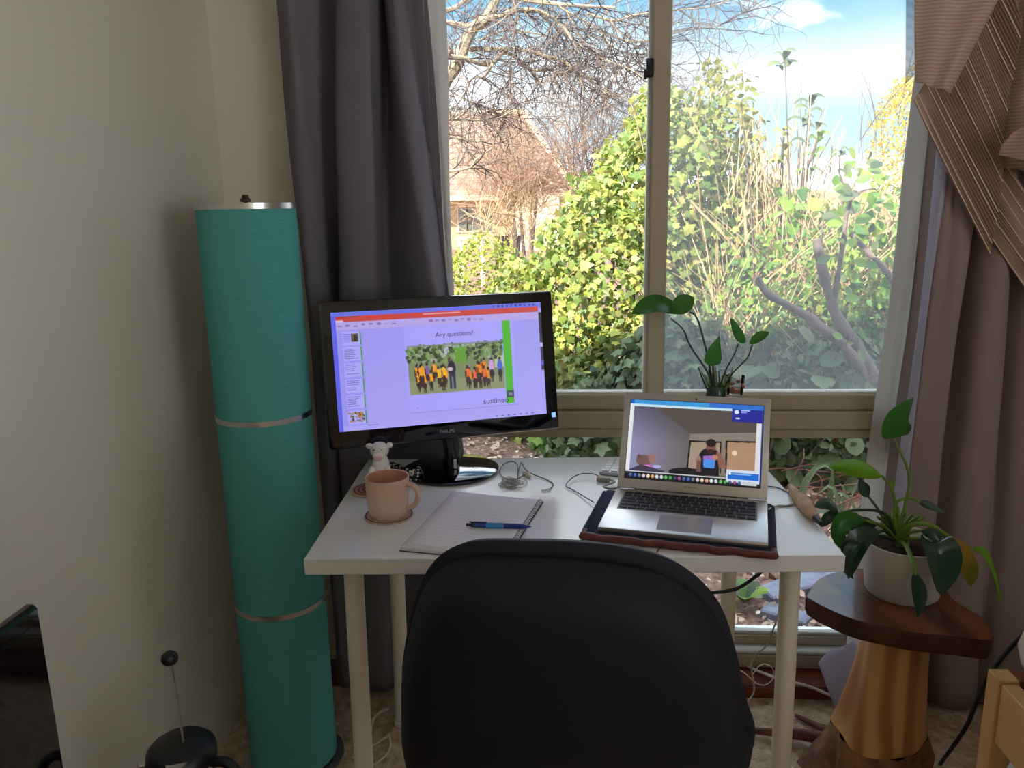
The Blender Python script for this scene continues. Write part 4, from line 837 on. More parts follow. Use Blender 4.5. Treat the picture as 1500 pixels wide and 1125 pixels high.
fg = thing('figurine', 'small white ceramic animal figurine with ears behind the mug', 'figurine', GC)
m = MB(); lathe(m, [(0, 0), (.026, 0), (.029, .006), (.029, .02), (.0235, .045), (.019, .066), (.015, .078), (0, .084)], GC, 30, GA, sx=.95); part(m, 'body', 'ceramic', fg)
hc = GC + V(0, -.004, .094)
m = MB(); ball(m, hc, (.0215, .020, .0185), 22, 14, GA); ball(m, hc + V(.001, -.012, -.010), (.015, .012, .011), 18, 10, GA); hd_ = part(m, 'head', 'ceramic', fg)
m = MB(); ball(m, hc + V(.001, -.0195, -.013), (.0105, .0055, .0075), 14, 8, GA); part(m, 'snout', 'snout', hd_, 'pink snout')
for s_ in (-1, 1):
    m = MB(); ball(m, hc + GA[0] * (.0225 * s_) + V(0, 0, .010), (.0085, .005, .0065), 14, 8, GA); part(m, 'ear', 'ceramic', hd_)
    m = MB(); ball(m, hc + GA[0] * (.0085 * s_) + V(0, -.0175, .005), (.0022, .0015, .0016), 10, 6, GA); part(m, 'eye', 'black', hd_, 'black painted eye')
    m = MB(); tube(m, smooth([GC + GA[0] * (.016 * s_) + V(0, -.012, .055), GC + GA[0] * (.019 * s_) + V(0, -.024, .038), GC + GA[0] * (.008 * s_) + V(0, -.030, .028)], 5), (.0075, .0055), 10); part(m, 'arm', 'ceramic', fg)
bd = thing('bead_string', 'string of black beads painted with pale flowers behind the mug', 'beads', atz(590, 700, ZD))
bp_ = [(556, 692, .010), (565, 689, .0095), (574, 688, .0115), (583, 690, .0105), (592, 696, .012), (608, 704, .0205)]
MAT['dots'] = M('painted_flower_dots', (206, 206, 186), rough=.4)
for k_, (a, b, r_) in enumerate(bp_):
    q = atz(a, b + 3, ZD); q.y += .006; q.z = ZD + r_
    m = MB(); ball(m, q, r_, 18, 12); be = part(m, 'bead', 'gloss', bd)
    m = MB()
    for s_ in range(9):
        t_ = V(math.sin(s_ * 2.4) * .8, -.9 - .2 * math.cos(s_), .75 * math.cos(s_ * 1.9) + .25).normalized(); ball(m, q + t_ * r_ * .985, r_ * .13, 6, 4)
    if k_ == 5:
        t_ = V(-.25, -.9, .35).normalized(); u_ = t_.orthogonal().normalized(); w_ = t_.cross(u_)
        for s_ in range(6): ball(m, q + (t_ + u_ * .22 * math.cos(s_ * 1.05) + w_ * .22 * math.sin(s_ * 1.05)).normalized() * r_ * .97, r_ * .14, 7, 5)
    part(m, 'painted_flowers', 'dots', be, 'pale painted flower dots')

# ---- cables and small things on the desk
def cable(name, pts, r_, mat, label, cat='cable', n=6, sides=7, extra=None):
    m = MB(); tube(m, smooth(pts, n), r_, sides)
    if extra: extra(m)
    return tag(build(m, name, mat), label, cat)
def dz(px, py, h=.0022): return atz(px, py, ZD + h)
ea = thing('earphones', 'tangled pale earphone cord on the white desk', 'earphones', dz(760, 705, 0))
m = MB(); tube(m, smooth([dz(806, 716), dz(810, 709), dz(800, 702), dz(784, 696, .004), dz(772, 690, .006), dz(766, 682, .01), dz(763, 678, .012), dz(760, 688, .008), dz(758, 700, .004)], 6), .0013, 6); tube(m, smooth([dz(758, 700), dz(758, 682, .01), dz(750, 676, .014), dz(738, 680, .012), dz(732, 690, .006), dz(736, 698, .003), dz(748, 703), dz(760, 700, .006), dz(768, 695, .01)], 6), .0013, 6)
part(m, 'lead', 'cordd', ea, 'darker loose lead')
m = MB()
for j in range(9):
    R2 = random.Random(40 + j); cx_, cy_ = 749 + R2.uniform(-9, 9), 708 + R2.uniform(-4, 5); ra, rb, tl_ = R2.uniform(7, 19), R2.uniform(3, 8.5), R2.uniform(-.5, .5); pts = []
    for k_ in range(9):
        a = k_ * .8 + j * 1.3; rr_ = R2.uniform(.75, 1.2); x_, y_ = ra * math.cos(a) * rr_, rb * math.sin(a) * rr_; pts.append(dz(cx_ + x_, cy_ + y_ + tl_ * x_ * .4, .0015 + .009 * R2.random() * (j / 9)))
    tube(m, smooth(pts, 5), .0010, 5)
o = part(m, 'coil', 'cord', ea, 'tangled coil'); o['kind'] = 'stuff'
for a, b in ((768, 693), (774, 695)):
    m = MB(); p = dz(a, b, .006); ball(m, p, (.006, .006, .006), 10, 7); tube(m, [p, p + V(.006, -.008, -.002)], .0026, 7); part(m, 'earbud', 'cordw', ea)
m = MB(); tube(m, [dz(806, 716, .003), dz(798, 718, .003), dz(793, 718, .003)], (.0026, .0016), 8); part(m, 'jack', 'steel', ea)
cable('laptop_cable', [dz(878, 698, .006), dz(868, 694, .010), dz(852, 694, .010), dz(838, 700, .008), dz(829, 711, .005), dz(838, 717, .003), dz(852, 725, .004), dz(870, 736, .008)], .0013, 'cordd', 'thin dark cable looping on the desk left of the laptop')
m = MB(); p = dz(884, 702, .006); obox(m, p, (.016, .006, .005), LA, bev=.002); tube(m, smooth([p + V(.014, 0, 0), dz(900, 706, .01), dz(884, 712, .012), dz(896, 716, .012), dz(908, 714, .012)], 5), .003, 7); tag(build(m, 'plug_adapter', 'cord'), 'pale plug adapter with short cord behind the laptop hinge, left end', 'adapter')
cable('charging_cable', [lq(.160, -.035, .004), dz(1138, 741, .003), dz(1152, 741, .0025), dz(1164, 739, .0025), dz(1176, 742, .004)], .0021, 'cord', 'grey charging cable leaving the right side of the laptop')
cable('thin_desk_cable', [dz(1124, 712, .002), dz(1138, 714, .002), dz(1150, 719, .002), dz(1160, 724, .002)], .0013, 'cordd', 'thin dark cable on the desk behind the laptop, right end')
ta = thing('cloth_bundle', 'tan cloth bundle with a black tip on the right edge of the desk', 'cloth', dz(1185, 748, 0))
m = MB(); P_ = smooth([dz(1158, 712, .008), dz(1166, 725, .010), dz(1178, 738, .012), dz(1186, 750, .014), dz(1196, 760, .011)], 6); tube(m, P_, lambda t: .005 + .011 * math.sin(math.pi * min(1, t * .9 + .05)) ** 1.3, 12); part(m, 'cloth', 'tan', ta)
m = MB(); tube(m, [dz(1195, 759, .011), dz(1203, 767, .010)], (.008, .005), 10); part(m, 'tip', 'black', ta, 'black tip')
def fr(px, v=-.004): return atp(px[0], px[1], D(0, v, 0), DA[1])
cable('brown_cord', [atz(988, 797, ZD + .0025), atz(972, 800, ZD + .0025), atz(963, 807, ZD + .0025), atz(960, 815, ZD + .0026), fr((961, 822)), fr((964, 834)), fr((968, 842)) + V(0, .02, -.02)], .0014, 'root', 'thin brown cord trailing over the front edge of the desk')
cable('power_lead', [at(1120, 834, 1.62), at(1106, 845, 1.62), at(1080, 862, 1.62), at(1045, 868, 1.6), at(1015, 867, 1.58), at(960, 880, 1.56), at(900, 960, 1.6), at(880, 1060, 1.75)], .0038, 'cordb', 'black power lead sagging under the desk beside the chair back')
cable('hanging_cord', [at(1152, 838, 1.9), at(1150, 866, 1.9), at(1142, 892, 1.9), at(1134, 918, 1.91), at(1122, 946, 1.93), at(1106, 960, 1.95), at(1101, 978, 1.97), at(1104, 1000, 1.985), at(1104, 1014, 1.97), at(1092, 1034, 1.94), atz(1086, 1050, .004)], .0022, 'cord', 'thin pale cord hanging from the desk to the carpet')
cable('white_cable', [atz(1040, 950, .056), atz(1080, 967, .056), atz(1104, 980, .0565), at(1140, 994, 2.02), at(1180, 1004, 2.01), at(1206, 1014, 2.005), at(1232, 1026, 1.99)], .0042, 'cordw', 'thick white cable running along the timber baseboard')
m = MB(); tube(m, smooth([at(1102, 988, 2.0), at(1112, 976, 2.005), at(1122, 973, 2.005), at(1132, 980, 2.0), at(1132, 994, 1.998), at(1122, 1003, 1.996), at(1110, 1002, 1.996), at(1100, 994, 1.998), at(1088, 984, 2.0), at(1075, 978, 2.003)], 6), .0016, 6); tag(build(m, 'cord_loop', 'cordw'), 'thin white cord loop in front of the timber baseboard', 'cord')
cable('power_cable', [at(570, 1037, 1.86), at(556, 1044, 1.86), at(546, 1056, 1.85), atz(540, 1085, .004)], .004, 'cordw', 'white cable arching by the left curtain hem')
cable('power_cable', [atz(572, 1076, .012), atz(550, 1090, .006), atz(532, 1101, .004), atz(515, 1112, .004)], .0028, 'cordw', 'pale cord lying straight on the carpet behind the left desk leg')
cable('power_cable', [atz(528, 1122, .004), atz(548, 1120, .004), atz(566, 1105, .004), atz(572, 1090, .006), atz(569, 1076, .01)], .0028, 'cordw', 'pale cord curving on the carpet beside the chair')
cable('power_cable', [atz(532, 1124, .004), atz(540, 1112, .005), atz(546, 1098, .008)], .0022, 'cordw', 'short pale cord end on the carpet between desk leg and chair')
cable('bed_cable', [at(1520, 905, 1.50), at(1498, 930, 1.50), at(1475, 955, 1.50), at(1452, 985, 1.50), at(1432, 1025, 1.52), at(1412, 1070, 1.55), atz(1378, 1118, .006), atz(1366, 1140, .006)], .0045, 'cordb', 'black cable hanging behind the pine bed corner to the carpet')
# =============================================================== GARDEN
TPL_IVY = (np.array([(0.42, 0, .0), (0, 0, 0), (.02, .34, -.05), (.30, .30, -.02), (.50, .50, -.08), (.62, .22, -.02), (1.0, 0, -.1), (.62, -.22, -.02), (.50, -.50, -.08), (.30, -.30, -.02), (.02, -.34, -.05)]),
           [(0, i, i + 1) for i in range(1, 10)] + [(0, 10, 1)])
TPL_OVAL = (np.array([(0, 0, 0), (.3, .26, .06), (.7, .22, .04), (1, 0, -.08), (.7, -.22, .04), (.3, -.26, .06), (.35, 0, -.02), (.7, 0, -.04)]),
            [(0, 6, 1), (1, 6, 7, 2), (2, 7, 3), (0, 5, 6), (5, 4, 7, 6), (4, 3, 7)])
TPL_ROUND = (np.array([(0, 0, 0), (.12, .36, .04), (.5, .46, .05), (.85, .3, .0), (1, 0, -.06), (.85, -.3, .0), (.5, -.46, .05), (.12, -.36, .04), (.45, 0, -.03)]),
             [(8, i, i + 1) for i in range(0, 7)] + [(8, 7, 0)])
TPL_LANCE = (np.array([(0, 0, 0), (.4, .12, .03), (1, 0, -.1), (.4, -.12, .03)]), [(0, 3, 2, 1)])
def frames(dirs, ups):
    d = dirs / np.linalg.norm(dirs, axis=1, keepdims=True); s = np.cross(ups, d); s /= np.linalg.norm(s, axis=1, keepdims=True) + 1e-9; n = np.cross(d, s); return d, s, n
def leafmass(name, mat, parent, pos, dirs, ups, size, tpl, kind='stuff'):
    tv, tf = tpl; d, s, n = frames(dirs, ups); N_ = len(pos); k_ = len(tv)
    P = pos[:, None, :] + size[:, None, None] * (tv[None, :, 0:1] * d[:, None, :] + tv[None, :, 1:2] * s[:, None, :] + tv[None, :, 2:3] * n[:, None, :])
    P = P.reshape(-1, 3) - np.array(ORG[parent.name])
    me = bpy.data.meshes.new(name); me.vertices.add(len(P)); me.vertices.foreach_set('co', P.reshape(-1).astype(np.float32))
    lens = np.array([len(f) for f in tf]); flat = np.concatenate([np.array(f) for f in tf])
    idx = (np.arange(N_)[:, None] * k_ + flat[None, :]).reshape(-1).astype(np.int32); L_ = np.tile(lens, N_)
    me.loops.add(len(idx)); me.loops.foreach_set('vertex_index', idx); me.polygons.add(len(L_)); st_ = np.concatenate([[0], np.cumsum(L_)[:-1]]).astype(np.int32); me.polygons.foreach_set('loop_start', st_)
    me.update(calc_edges=True); me.materials.append(MAT[mat]); o = link(me, name, parent)
    if kind: o['kind'] = kind
    return o
def leafparts(mat, parent, pos, dirs, ups, size, tpl):
    tv, tf = tpl; d, s, n = frames(dirs, ups); mes = bpy.data.meshes.new('leaf'); mes.from_pydata([tuple(x) for x in tv], [], tf); mes.materials.append(MAT[mat]); org = np.array(ORG[parent.name])
    for i in range(len(pos)):
        o = bpy.data.objects.new('leaf', mes); COL.objects.link(o); o.parent = parent; ORG[o.name] = ORG[parent.name]; q = pos[i] - org; z = size[i]
        o.matrix_local = Matrix(((d[i][0] * z, s[i][0] * z, n[i][0] * z, q[0]), (d[i][1] * z, s[i][1] * z, n[i][1] * z, q[1]), (d[i][2] * z, s[i][2] * z, n[i][2] * z, q[2]), (0, 0, 0, 1)))
def volume(ells, count, front=True, rs=NR, lo=.72, hi=1.05):
    w = np.array([e_[1][0] * e_[1][2] for e_ in ells]); w = w / w.sum(); out = []; nr = []
    while sum(len(x) for x in out) < count:
        n = count; k_ = rs.choice(len(ells), n, p=w); u = rs.normal(size=(n, 3)); u /= np.linalg.norm(u, axis=1, keepdims=True)
        if front: u[:, 1] = np.where(u[:, 1] > .35, -u[:, 1], u[:, 1])
        c = np.array([e_[0] for e_ in ells])[k_]; r = np.array([e_[1] for e_ in ells])[k_]; f = lo + (hi - lo) * rs.rand(n, 1) ** .6
        f *= 1 + .10 * np.sin(u[:, :1] * 9 + k_[:, None]) * np.cos(u[:, 2:] * 11)
        p = c + u * r * f; ok = np.ones(n, bool)
        for j, e_ in enumerate(ells):
            q = (((p - np.array(e_[0])) / np.array(e_[1])) ** 2).sum(1); ok &= (q > .45) | (k_ == j)
        ok &= p[:, 2] > -.06; out.append(p[ok]); nr.append((u / r)[ok] / np.linalg.norm((u / r)[ok], axis=1, keepdims=True))
    return np.concatenate(out)[:count], np.concatenate(nr)[:count]
def leafdirs(nr, rs=NR, spread=.8, droop=.5):
    n = len(nr); ups = nr + spread * rs.normal(size=(n, 3)) * .7 + np.array([0, 0, .25]); d = rs.normal(size=(n, 3)) + np.array([0, 0, -droop]); return d, ups
def foliage(parent, mat, ells, count, size, tpl, nparts=0, pmat=None, psize=None, spread=.8, droop=.5, front=True, lo=.72, ptpl=None):
    p, nr = volume(ells, count, front, lo=lo); d, u = leafdirs(nr, spread=spread, droop=droop); s_ = size[0] + (size[1] - size[0]) * NR.rand(count)
    leafmass('foliage', mat, parent, p, d, u, s_, tpl)
    if nparts:
        p, nr = volume(ells, nparts, front, lo=.98, hi=1.07); d, u = leafdirs(nr, spread=spread * .7, droop=droop); z = psize or (size[1], size[1] * 1.25)
        leafparts(pmat or mat, parent, p, d, u, z[0] + (z[1] - z[0]) * NR.rand(nparts), ptpl or tpl)
def stalks(parent, name, mat, n, box, h, lean, r_, rs=NR, seg=4, curve=.15):
    m = MB()
    for i in range(n):
        x = box[0] + (box[1] - box[0]) * rs.rand(); y = box[2] + (box[3] - box[2]) * rs.rand(); z = box[4] + (box[5] - box[4]) * rs.rand()
        H = h[0] + (h[1] - h[0]) * rs.rand(); dx, dy = lean * rs.normal(), lean * rs.normal(); b = curve * rs.normal()
        tube(m, [V(x + dx * H * t_ + b * t_ * t_ * H, y + dy * H * t_, z + H * t_) for t_ in [k_ / seg for k_ in range(seg + 1)]], (r_ * (.7 + .6 * rs.rand()), r_ * .4), 3, cap=False)
    o = part(m, name, mat, parent); o['kind'] = 'stuff'; return o

# ---- ivy covered mound left of the mullion
ivy = thing('ivy_mound', 'tall sunlit mound of yellow green ivy just outside the window', 'ivy', (.3, 5.0, -.06))
E1 = [((.62, 5.5, .85), (.62, .7, 1.22)), ((.22, 5.1, .55), (.55, .6, .98)), ((-.20, 5.2, .25), (.45, .5, .80)), ((.42, 4.75, .20), (.6, .5, .62)), ((-.42, 5.5, -.05), (.35, .4, .5))]
foliage(ivy, 'ivy', E1, 15000, (.03, .065), TPL_IVY, 240, 'ivy', (.055, .09), spread=.8)
m = MB()
for i in range(7): tube(m, smooth([V(-.3 + .17 * i, 5.4, -.06), V(-.25 + .16 * i, 5.3, .4), V(-.1 + .13 * i, 5.4, 1.0 + .1 * i)], 4), (.03, .012), 6)
o = part(m, 'stem', 'greybark', ivy); o['kind'] = 'stuff'
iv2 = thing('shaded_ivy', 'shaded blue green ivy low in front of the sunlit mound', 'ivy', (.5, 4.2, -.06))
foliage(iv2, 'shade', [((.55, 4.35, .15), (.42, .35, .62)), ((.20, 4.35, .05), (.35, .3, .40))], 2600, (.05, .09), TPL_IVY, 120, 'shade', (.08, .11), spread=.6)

# ---- dry stalked shrub right of the mullion
ds = thing('dry_shrub', 'tall olive shrub with tan dry stalks right of the mullion', 'shrub', (1.0, 5.6, -.06))
E2 = [((.96, 5.7, 1.25), (.36, .45, 1.02)), ((1.05, 5.5, .7), (.5, .5, .85)), ((1.22, 5.8, .85), (.38, .4, .85))]
foliage(ds, 'olive', E2, 4200, (.035, .065), TPL_OVAL, 120, 'bush', (.05, .075))
stalks(ds, 'stalk', 'stalk', 420, (.72, 1.55, 5.0, 5.8, -.06, .7), (.8, 1.5), .12, .008)

# ---- tangled low shrubbery in front of the fence
tg = thing('tangled_shrubs', 'tangled shrub with bright leaves and tan stems before the paling fence', 'shrub', (1.5, 4.8, -.06))
E3 = [((1.35, 4.9, .55), (.6, .45, .85)), ((1.9, 4.9, .6), (.5, .45, .85)), ((1.55, 4.6, .3), (.55, .35, .6)), ((2.3, 5.1, .55), (.45, .45, .85))]
foliage(tg, 'fresh', E3, 4200, (.035, .07), TPL_OVAL, 260, 'fresh', (.06, .09), spread=.7, ptpl=TPL_ROUND)
stalks(tg, 'stalk', 'stalk', 900, (.8, 2.7, 4.45, 5.2, -.06, .7), (.4, 1.0), .30, .0048, curve=.3)
foliage(tg, 'fresh', [((1.25, 4.5, .62), (.5, .2, .62)), ((1.85, 4.5, .62), (.5, .2, .62))], 2000, (.03, .06), TPL_OVAL, lo=.3)
m = MB()
for i in range(12):
    a = V(.95 + .14 * i, 4.75 + .3 * R.random(), -.06); tube(m, smooth([a, a + V(.1 * R.uniform(-1, 1), .05, .5), a + V(.22 * R.uniform(-1, 1), .0, 1.05), a + V(.3 * R.uniform(-1, 1), 0, 1.45)], 5), (.02, .007), 6)
o = part(m, 'stem', 'stalk', tg); o['kind'] = 'stuff'
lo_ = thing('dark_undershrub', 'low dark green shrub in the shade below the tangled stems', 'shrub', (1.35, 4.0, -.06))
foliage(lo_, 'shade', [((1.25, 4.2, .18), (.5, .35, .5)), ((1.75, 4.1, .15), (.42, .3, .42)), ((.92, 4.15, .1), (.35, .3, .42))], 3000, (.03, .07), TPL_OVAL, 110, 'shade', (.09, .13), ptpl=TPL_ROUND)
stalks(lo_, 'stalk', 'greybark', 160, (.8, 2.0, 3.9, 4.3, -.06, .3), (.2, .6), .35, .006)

# ---- young plants with leafy tops against the sky
def sprig(name, label, pts, Y, tops, r_=.0045, leaf=.10, mat='fresh'):
    P = [at(a, b, Y) for a, b in pts]; b0 = V(P[0].x, P[0].y, -.06); t = thing(name, label, 'sapling', b0, 'saplings against the sky')
    m = MB(); tube(m, smooth([b0] + P, 5), (r_ * 1.5, r_ * .6), 6); part(m, 'stem', 'twig', t)
    for (a, b, n_, sc) in tops:
        c = at(a, b, Y)
        for k_ in range(n_):
            an = k_ * 2.4; d = V(math.cos(an), math.sin(an) * .6, .1 + .5 * R.random()).normalized(); L_ = leaf * sc * (.7 + .5 * R.random()); s0 = c + V(0, 0, -.03 * k_ * sc * .5)
            m = MB(); leafblade(m, [s0, s0 + d * L_ * .5 + V(0, 0, .01), s0 + d * L_ - V(0, 0, .02)], L_ * .42, V(.2, -.6, .8), 'oval', n=6); part(m, 'leaf', mat, t)
    return t
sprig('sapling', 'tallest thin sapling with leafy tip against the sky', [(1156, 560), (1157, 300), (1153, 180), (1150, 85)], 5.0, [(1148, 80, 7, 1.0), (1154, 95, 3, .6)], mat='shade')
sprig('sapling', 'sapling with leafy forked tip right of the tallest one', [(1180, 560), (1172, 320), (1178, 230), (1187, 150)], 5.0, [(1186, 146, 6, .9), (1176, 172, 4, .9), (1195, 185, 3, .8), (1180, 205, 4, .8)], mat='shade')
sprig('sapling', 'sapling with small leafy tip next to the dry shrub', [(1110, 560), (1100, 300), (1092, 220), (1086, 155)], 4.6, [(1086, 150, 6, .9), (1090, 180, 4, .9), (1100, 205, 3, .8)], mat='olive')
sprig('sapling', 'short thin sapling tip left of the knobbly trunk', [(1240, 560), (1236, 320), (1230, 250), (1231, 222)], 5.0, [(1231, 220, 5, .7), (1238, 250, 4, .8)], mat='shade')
sprig('sapling', 'leafy stick with cut top in the middle of the shrubs', [(1146, 560), (1145, 300), (1146, 230), (1148, 200)], 5.0, [(1146, 190, 4, .8), (1148, 215, 3, .8), (1140, 235, 3, .7)], r_=.010, mat='olive')
sprig('sapling', 'thick leafy stick leaning right with cut top', [(1170, 560), (1178, 280), (1190, 230), (1197, 205)], 5.0, [(1197, 200, 4, .8), (1192, 225, 3, .8), (1186, 250, 3, .9)], r_=.010, mat='fresh')

# ---- knobbly grey trunked shrub near the right curtain
TYY = 4.0
kt = thing('grey_trunk_shrub', 'grey knobbly trunk forking into bare branches beside the right curtain', 'tree', V(at(1290, 700, TYY).x, TYY, -.06))
def kb_(pts, r0, r1, dy=0, name='branch'):
    m = MB(); P = smooth([at(a, b, TYY + dy * i) for i, (a, b) in enumerate(pts)], 6); rr_ = R.random() * 6; n_ = len(P)
    tube(m, P, lambda t: (r0 + (r1 - r0) * t) * (1 + .12 * math.sin(t * 17 + rr_) + .08 * math.sin(t * 41)), 12); part(m, name, 'greybark', kt)
b0 = at(1286, 800, TYY)
m = MB(); tube(m, smooth([V(b0.x + .02, TYY, -.08), V(b0.x, TYY, .2), at(1286, 640, TYY), at(1280, 575, TYY), at(1276, 545, TYY)], 6), lambda t: .078 - .03 * t + .006 * math.sin(t * 23), 14); part(m, 'trunk', 'greybark', kt)
kb_([(1286, 580), (1272, 540), (1255, 505), (1232, 476), (1217, 440), (1205, 395), (1196, 350)], .036, .020)
kb_([(1275, 585), (1258, 540), (1235, 505), (1200, 478), (1180, 462), (1150, 445), (1122, 428), (1110, 405)], .034, .013, -.02)
kb_([(1222, 440), (1228, 400), (1236, 350), (1240, 318), (1247, 290)], .014, .008)
kb_([(1330, 450), (1300, 400), (1272, 370), (1246, 342)], .016, .012, .03)
kb_([(1247, 292), (1262, 280), (1282, 276)], .007, .004); kb_([(1247, 295), (1236, 270), (1228, 250)], .007, .004); kb_([(1205, 395), (1203, 360), (1206, 320)], .008, .004)
for i in range(64):
    a, b = (1225 + 70 * R.random(), 228 + 110 * R.random()) if i < 44 else (1210 + 90 * R.random(), 330 + 190 * R.random())
    c = at(a, b, TYY + .25 * R.uniform(-1, 1)); an = R.random() * 6.28; d = V(math.cos(an), R.uniform(-.4, .4), math.sin(an) * .6 - .2).normalized(); L_ = .045 + .035 * R.random()
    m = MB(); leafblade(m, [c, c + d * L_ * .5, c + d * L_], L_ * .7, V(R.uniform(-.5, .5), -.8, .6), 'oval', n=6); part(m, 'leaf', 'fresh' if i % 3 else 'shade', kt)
# weeds and twigs low, seen through the bottom pane
wd = thing('weed_clump', 'pale green weed clump in the mulch beyond the desk corner', 'weeds', (1.05, 3.25, -.06))
for i in range(16):
    c = V(1.05 + .28 * R.uniform(-1, 1), 3.3 + .25 * R.uniform(-1, 1), -.06); d = V(R.uniform(-1, 1), R.uniform(-1, .3), .5).normalized(); L_ = .12 + .14 * R.random()
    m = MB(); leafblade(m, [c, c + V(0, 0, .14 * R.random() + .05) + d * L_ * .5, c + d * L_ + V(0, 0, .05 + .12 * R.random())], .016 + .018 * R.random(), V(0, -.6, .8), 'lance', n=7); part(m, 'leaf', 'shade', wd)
m = MB()
for i in range(16):
    c = V(.9 + .6 * R.random(), 3.2 + .5 * R.random(), .0); tube(m, smooth([c, c + V(.2 * R.uniform(-.3, 1), .05, .15 * R.random()), c + V(.45 * R.uniform(-.2, 1), .1, .22 * R.random())], 4), .0032, 4)
o = part(m, 'dead_twig', 'root', wd); o['kind'] = 'stuff'
sw_ = thing('small_weed', 'small round leafed weed in the mulch between the right desk legs', 'weed', V(*atz(1090, 880, -.06)))
for i in range(9):
    c = Vector(atz(1090, 884, -.055)); an = i * .75; d = V(math.cos(an), math.sin(an), .35).normalized(); m = MB(); leafblade(m, [c, c + d * .05 + V(0, 0, .03), c + d * .09 + V(0, 0, .03)], .05, V(0, 0, 1), 'oval', n=6); part(m, 'leaf', 'shade' if i % 2 else 'fresh', sw_)
gl = thing('ground_ivy', 'low bright green ivy patch at the edge of the mulch, seen above the desk back', 'ivy', (.17, 4.55, -.06))
foliage(gl, 'fresh', [((.10, 4.60, -.02), (.32, .25, .16)), ((.42, 4.45, .0), (.25, .22, .2))], 700, (.045, .08), TPL_IVY, 90, 'fresh', (.06, .09), lo=.8)

# ---- leaf litter and paving stones
n_ = 9000; px_ = np.stack([NR.uniform(-1.8, 3.2, n_), 2.32 + 3.6 * NR.rand(n_) ** 1.3, np.full(n_, -.045) + .012 * NR.rand(n_)], 1)
lt_root = bpy.data.objects.new('litter_origin', None)
ORG['litter_origin'] = V(0, 0, 0)
lo2 = leafmass('leaf_litter', 'litter', lt_root, px_, NR.normal(size=(n_, 3)) * np.array([1, 1, .25]), NR.normal(size=(n_, 3)) * .35 + np.array([0, 0, 1]), .02 + .045 * NR.rand(n_) ** 2, TPL_OVAL)
lo2.parent = None; bpy.data.objects.remove(lt_root); tag(lo2, 'brown and tan leaf litter scattered over the bark mulch outside', 'leaf litter')
sq = [((1112, 858), (1150, 842), (1168, 862), (1132, 876)), ((1112, 892), (1128, 880), (1192, 898), (1178, 912)), ((1150, 838), (1235, 832), (1250, 850), (1170, 862)), ((1196, 885), (1235, 905), (1250, 920), (1210, 900))]
for i, q in enumerate(sq):
    c = [atz(a, b, -.03) for a, b in q]; m = MB(); m.add([p for p in c] + [p - V(0, 0, .04) for p in c], [(0, 1, 2, 3), (7, 6, 5, 4), (0, 4, 5, 1), (1, 5, 6, 2), (2, 6, 7, 3), (3, 7, 4, 0)])
    bm = bmesh.new(); o = build(m, 'paving_stone', 'stone', smooth=False); bm.from_mesh(o.data); bmesh.ops.recalc_face_normals(bm, faces=bm.faces); bmesh.ops.bevel(bm, geom=list(bm.edges), offset=.006, segments=1, affect='EDGES'); bm.to_mesh(o.data); bm.free()
    tag(o, ['blue grey paving stone by the small round weed', 'long thin paving stone nearest the window between desk leg and stool', 'wide paving stone farthest from the window beyond the right desk leg', 'narrow edging stone under the tip of the stool slab'][i], 'paving stone', 'paving stones in the mulch')

# ---- paling fence behind the shrubs
fe = thing('paling_fence', 'weathered timber paling fence behind the tangled shrubs', 'fence', (2.0, 6.4, -.06))
pm = MB(); bx(pm, -.045, .045, -.008, .008, 0, 1.46, bev=.003); pme = None
for i in range(34):
    m = MB(); x = .55 + i * .1; h_ = 1.44 + .03 * R.random(); bx(m, x, x + .088, 6.39 + .006 * (i % 2), 6.405 + .006 * (i % 2), -.06, h_, bev=.003); part(m, 'paling', 'fence', fe)
for z in (.25, 1.15): m = MB(); bx(m, .5, 4.0, 6.412, 6.45, z, z + .07); part(m, 'rail', 'fence', fe)

# ---- golden tree at the right
gt = thing('golden_tree', 'golden yellow leafed tree beyond the fence at the right', 'tree', V(at(1310, 300, 11).x, 11, -.2))
gx = at(1318, 230, 11)
foliage(gt, 'gold', [((gx.x, 11, gx.z + .1), (.42, .5, .85)), ((gx.x + .35, 11.2, gx.z + .3), (.5, .5, .85)), ((gx.x + .15, 10.9, gx.z - .7), (.5, .5, .9))], 9000, (.03, .055), TPL_OVAL, 80, 'gold', (.055, .075), spread=1.2)
m = MB(); tube(m, smooth([V(gx.x + .2, 11.2, -.2), V(gx.x + .1, 11.1, 1.0), V(gx.x + .1, 11, gx.z + .4)], 5), (.07, .02), 8); part(m, 'trunk', 'greybark', gt)
stalks(gt, 'bare_shoot', 'twig', 26, (gx.x - .55, gx.x + .3, 10.8, 11.1, gx.z - .2, gx.z + .5), (.5, 1.1), .25, .006)

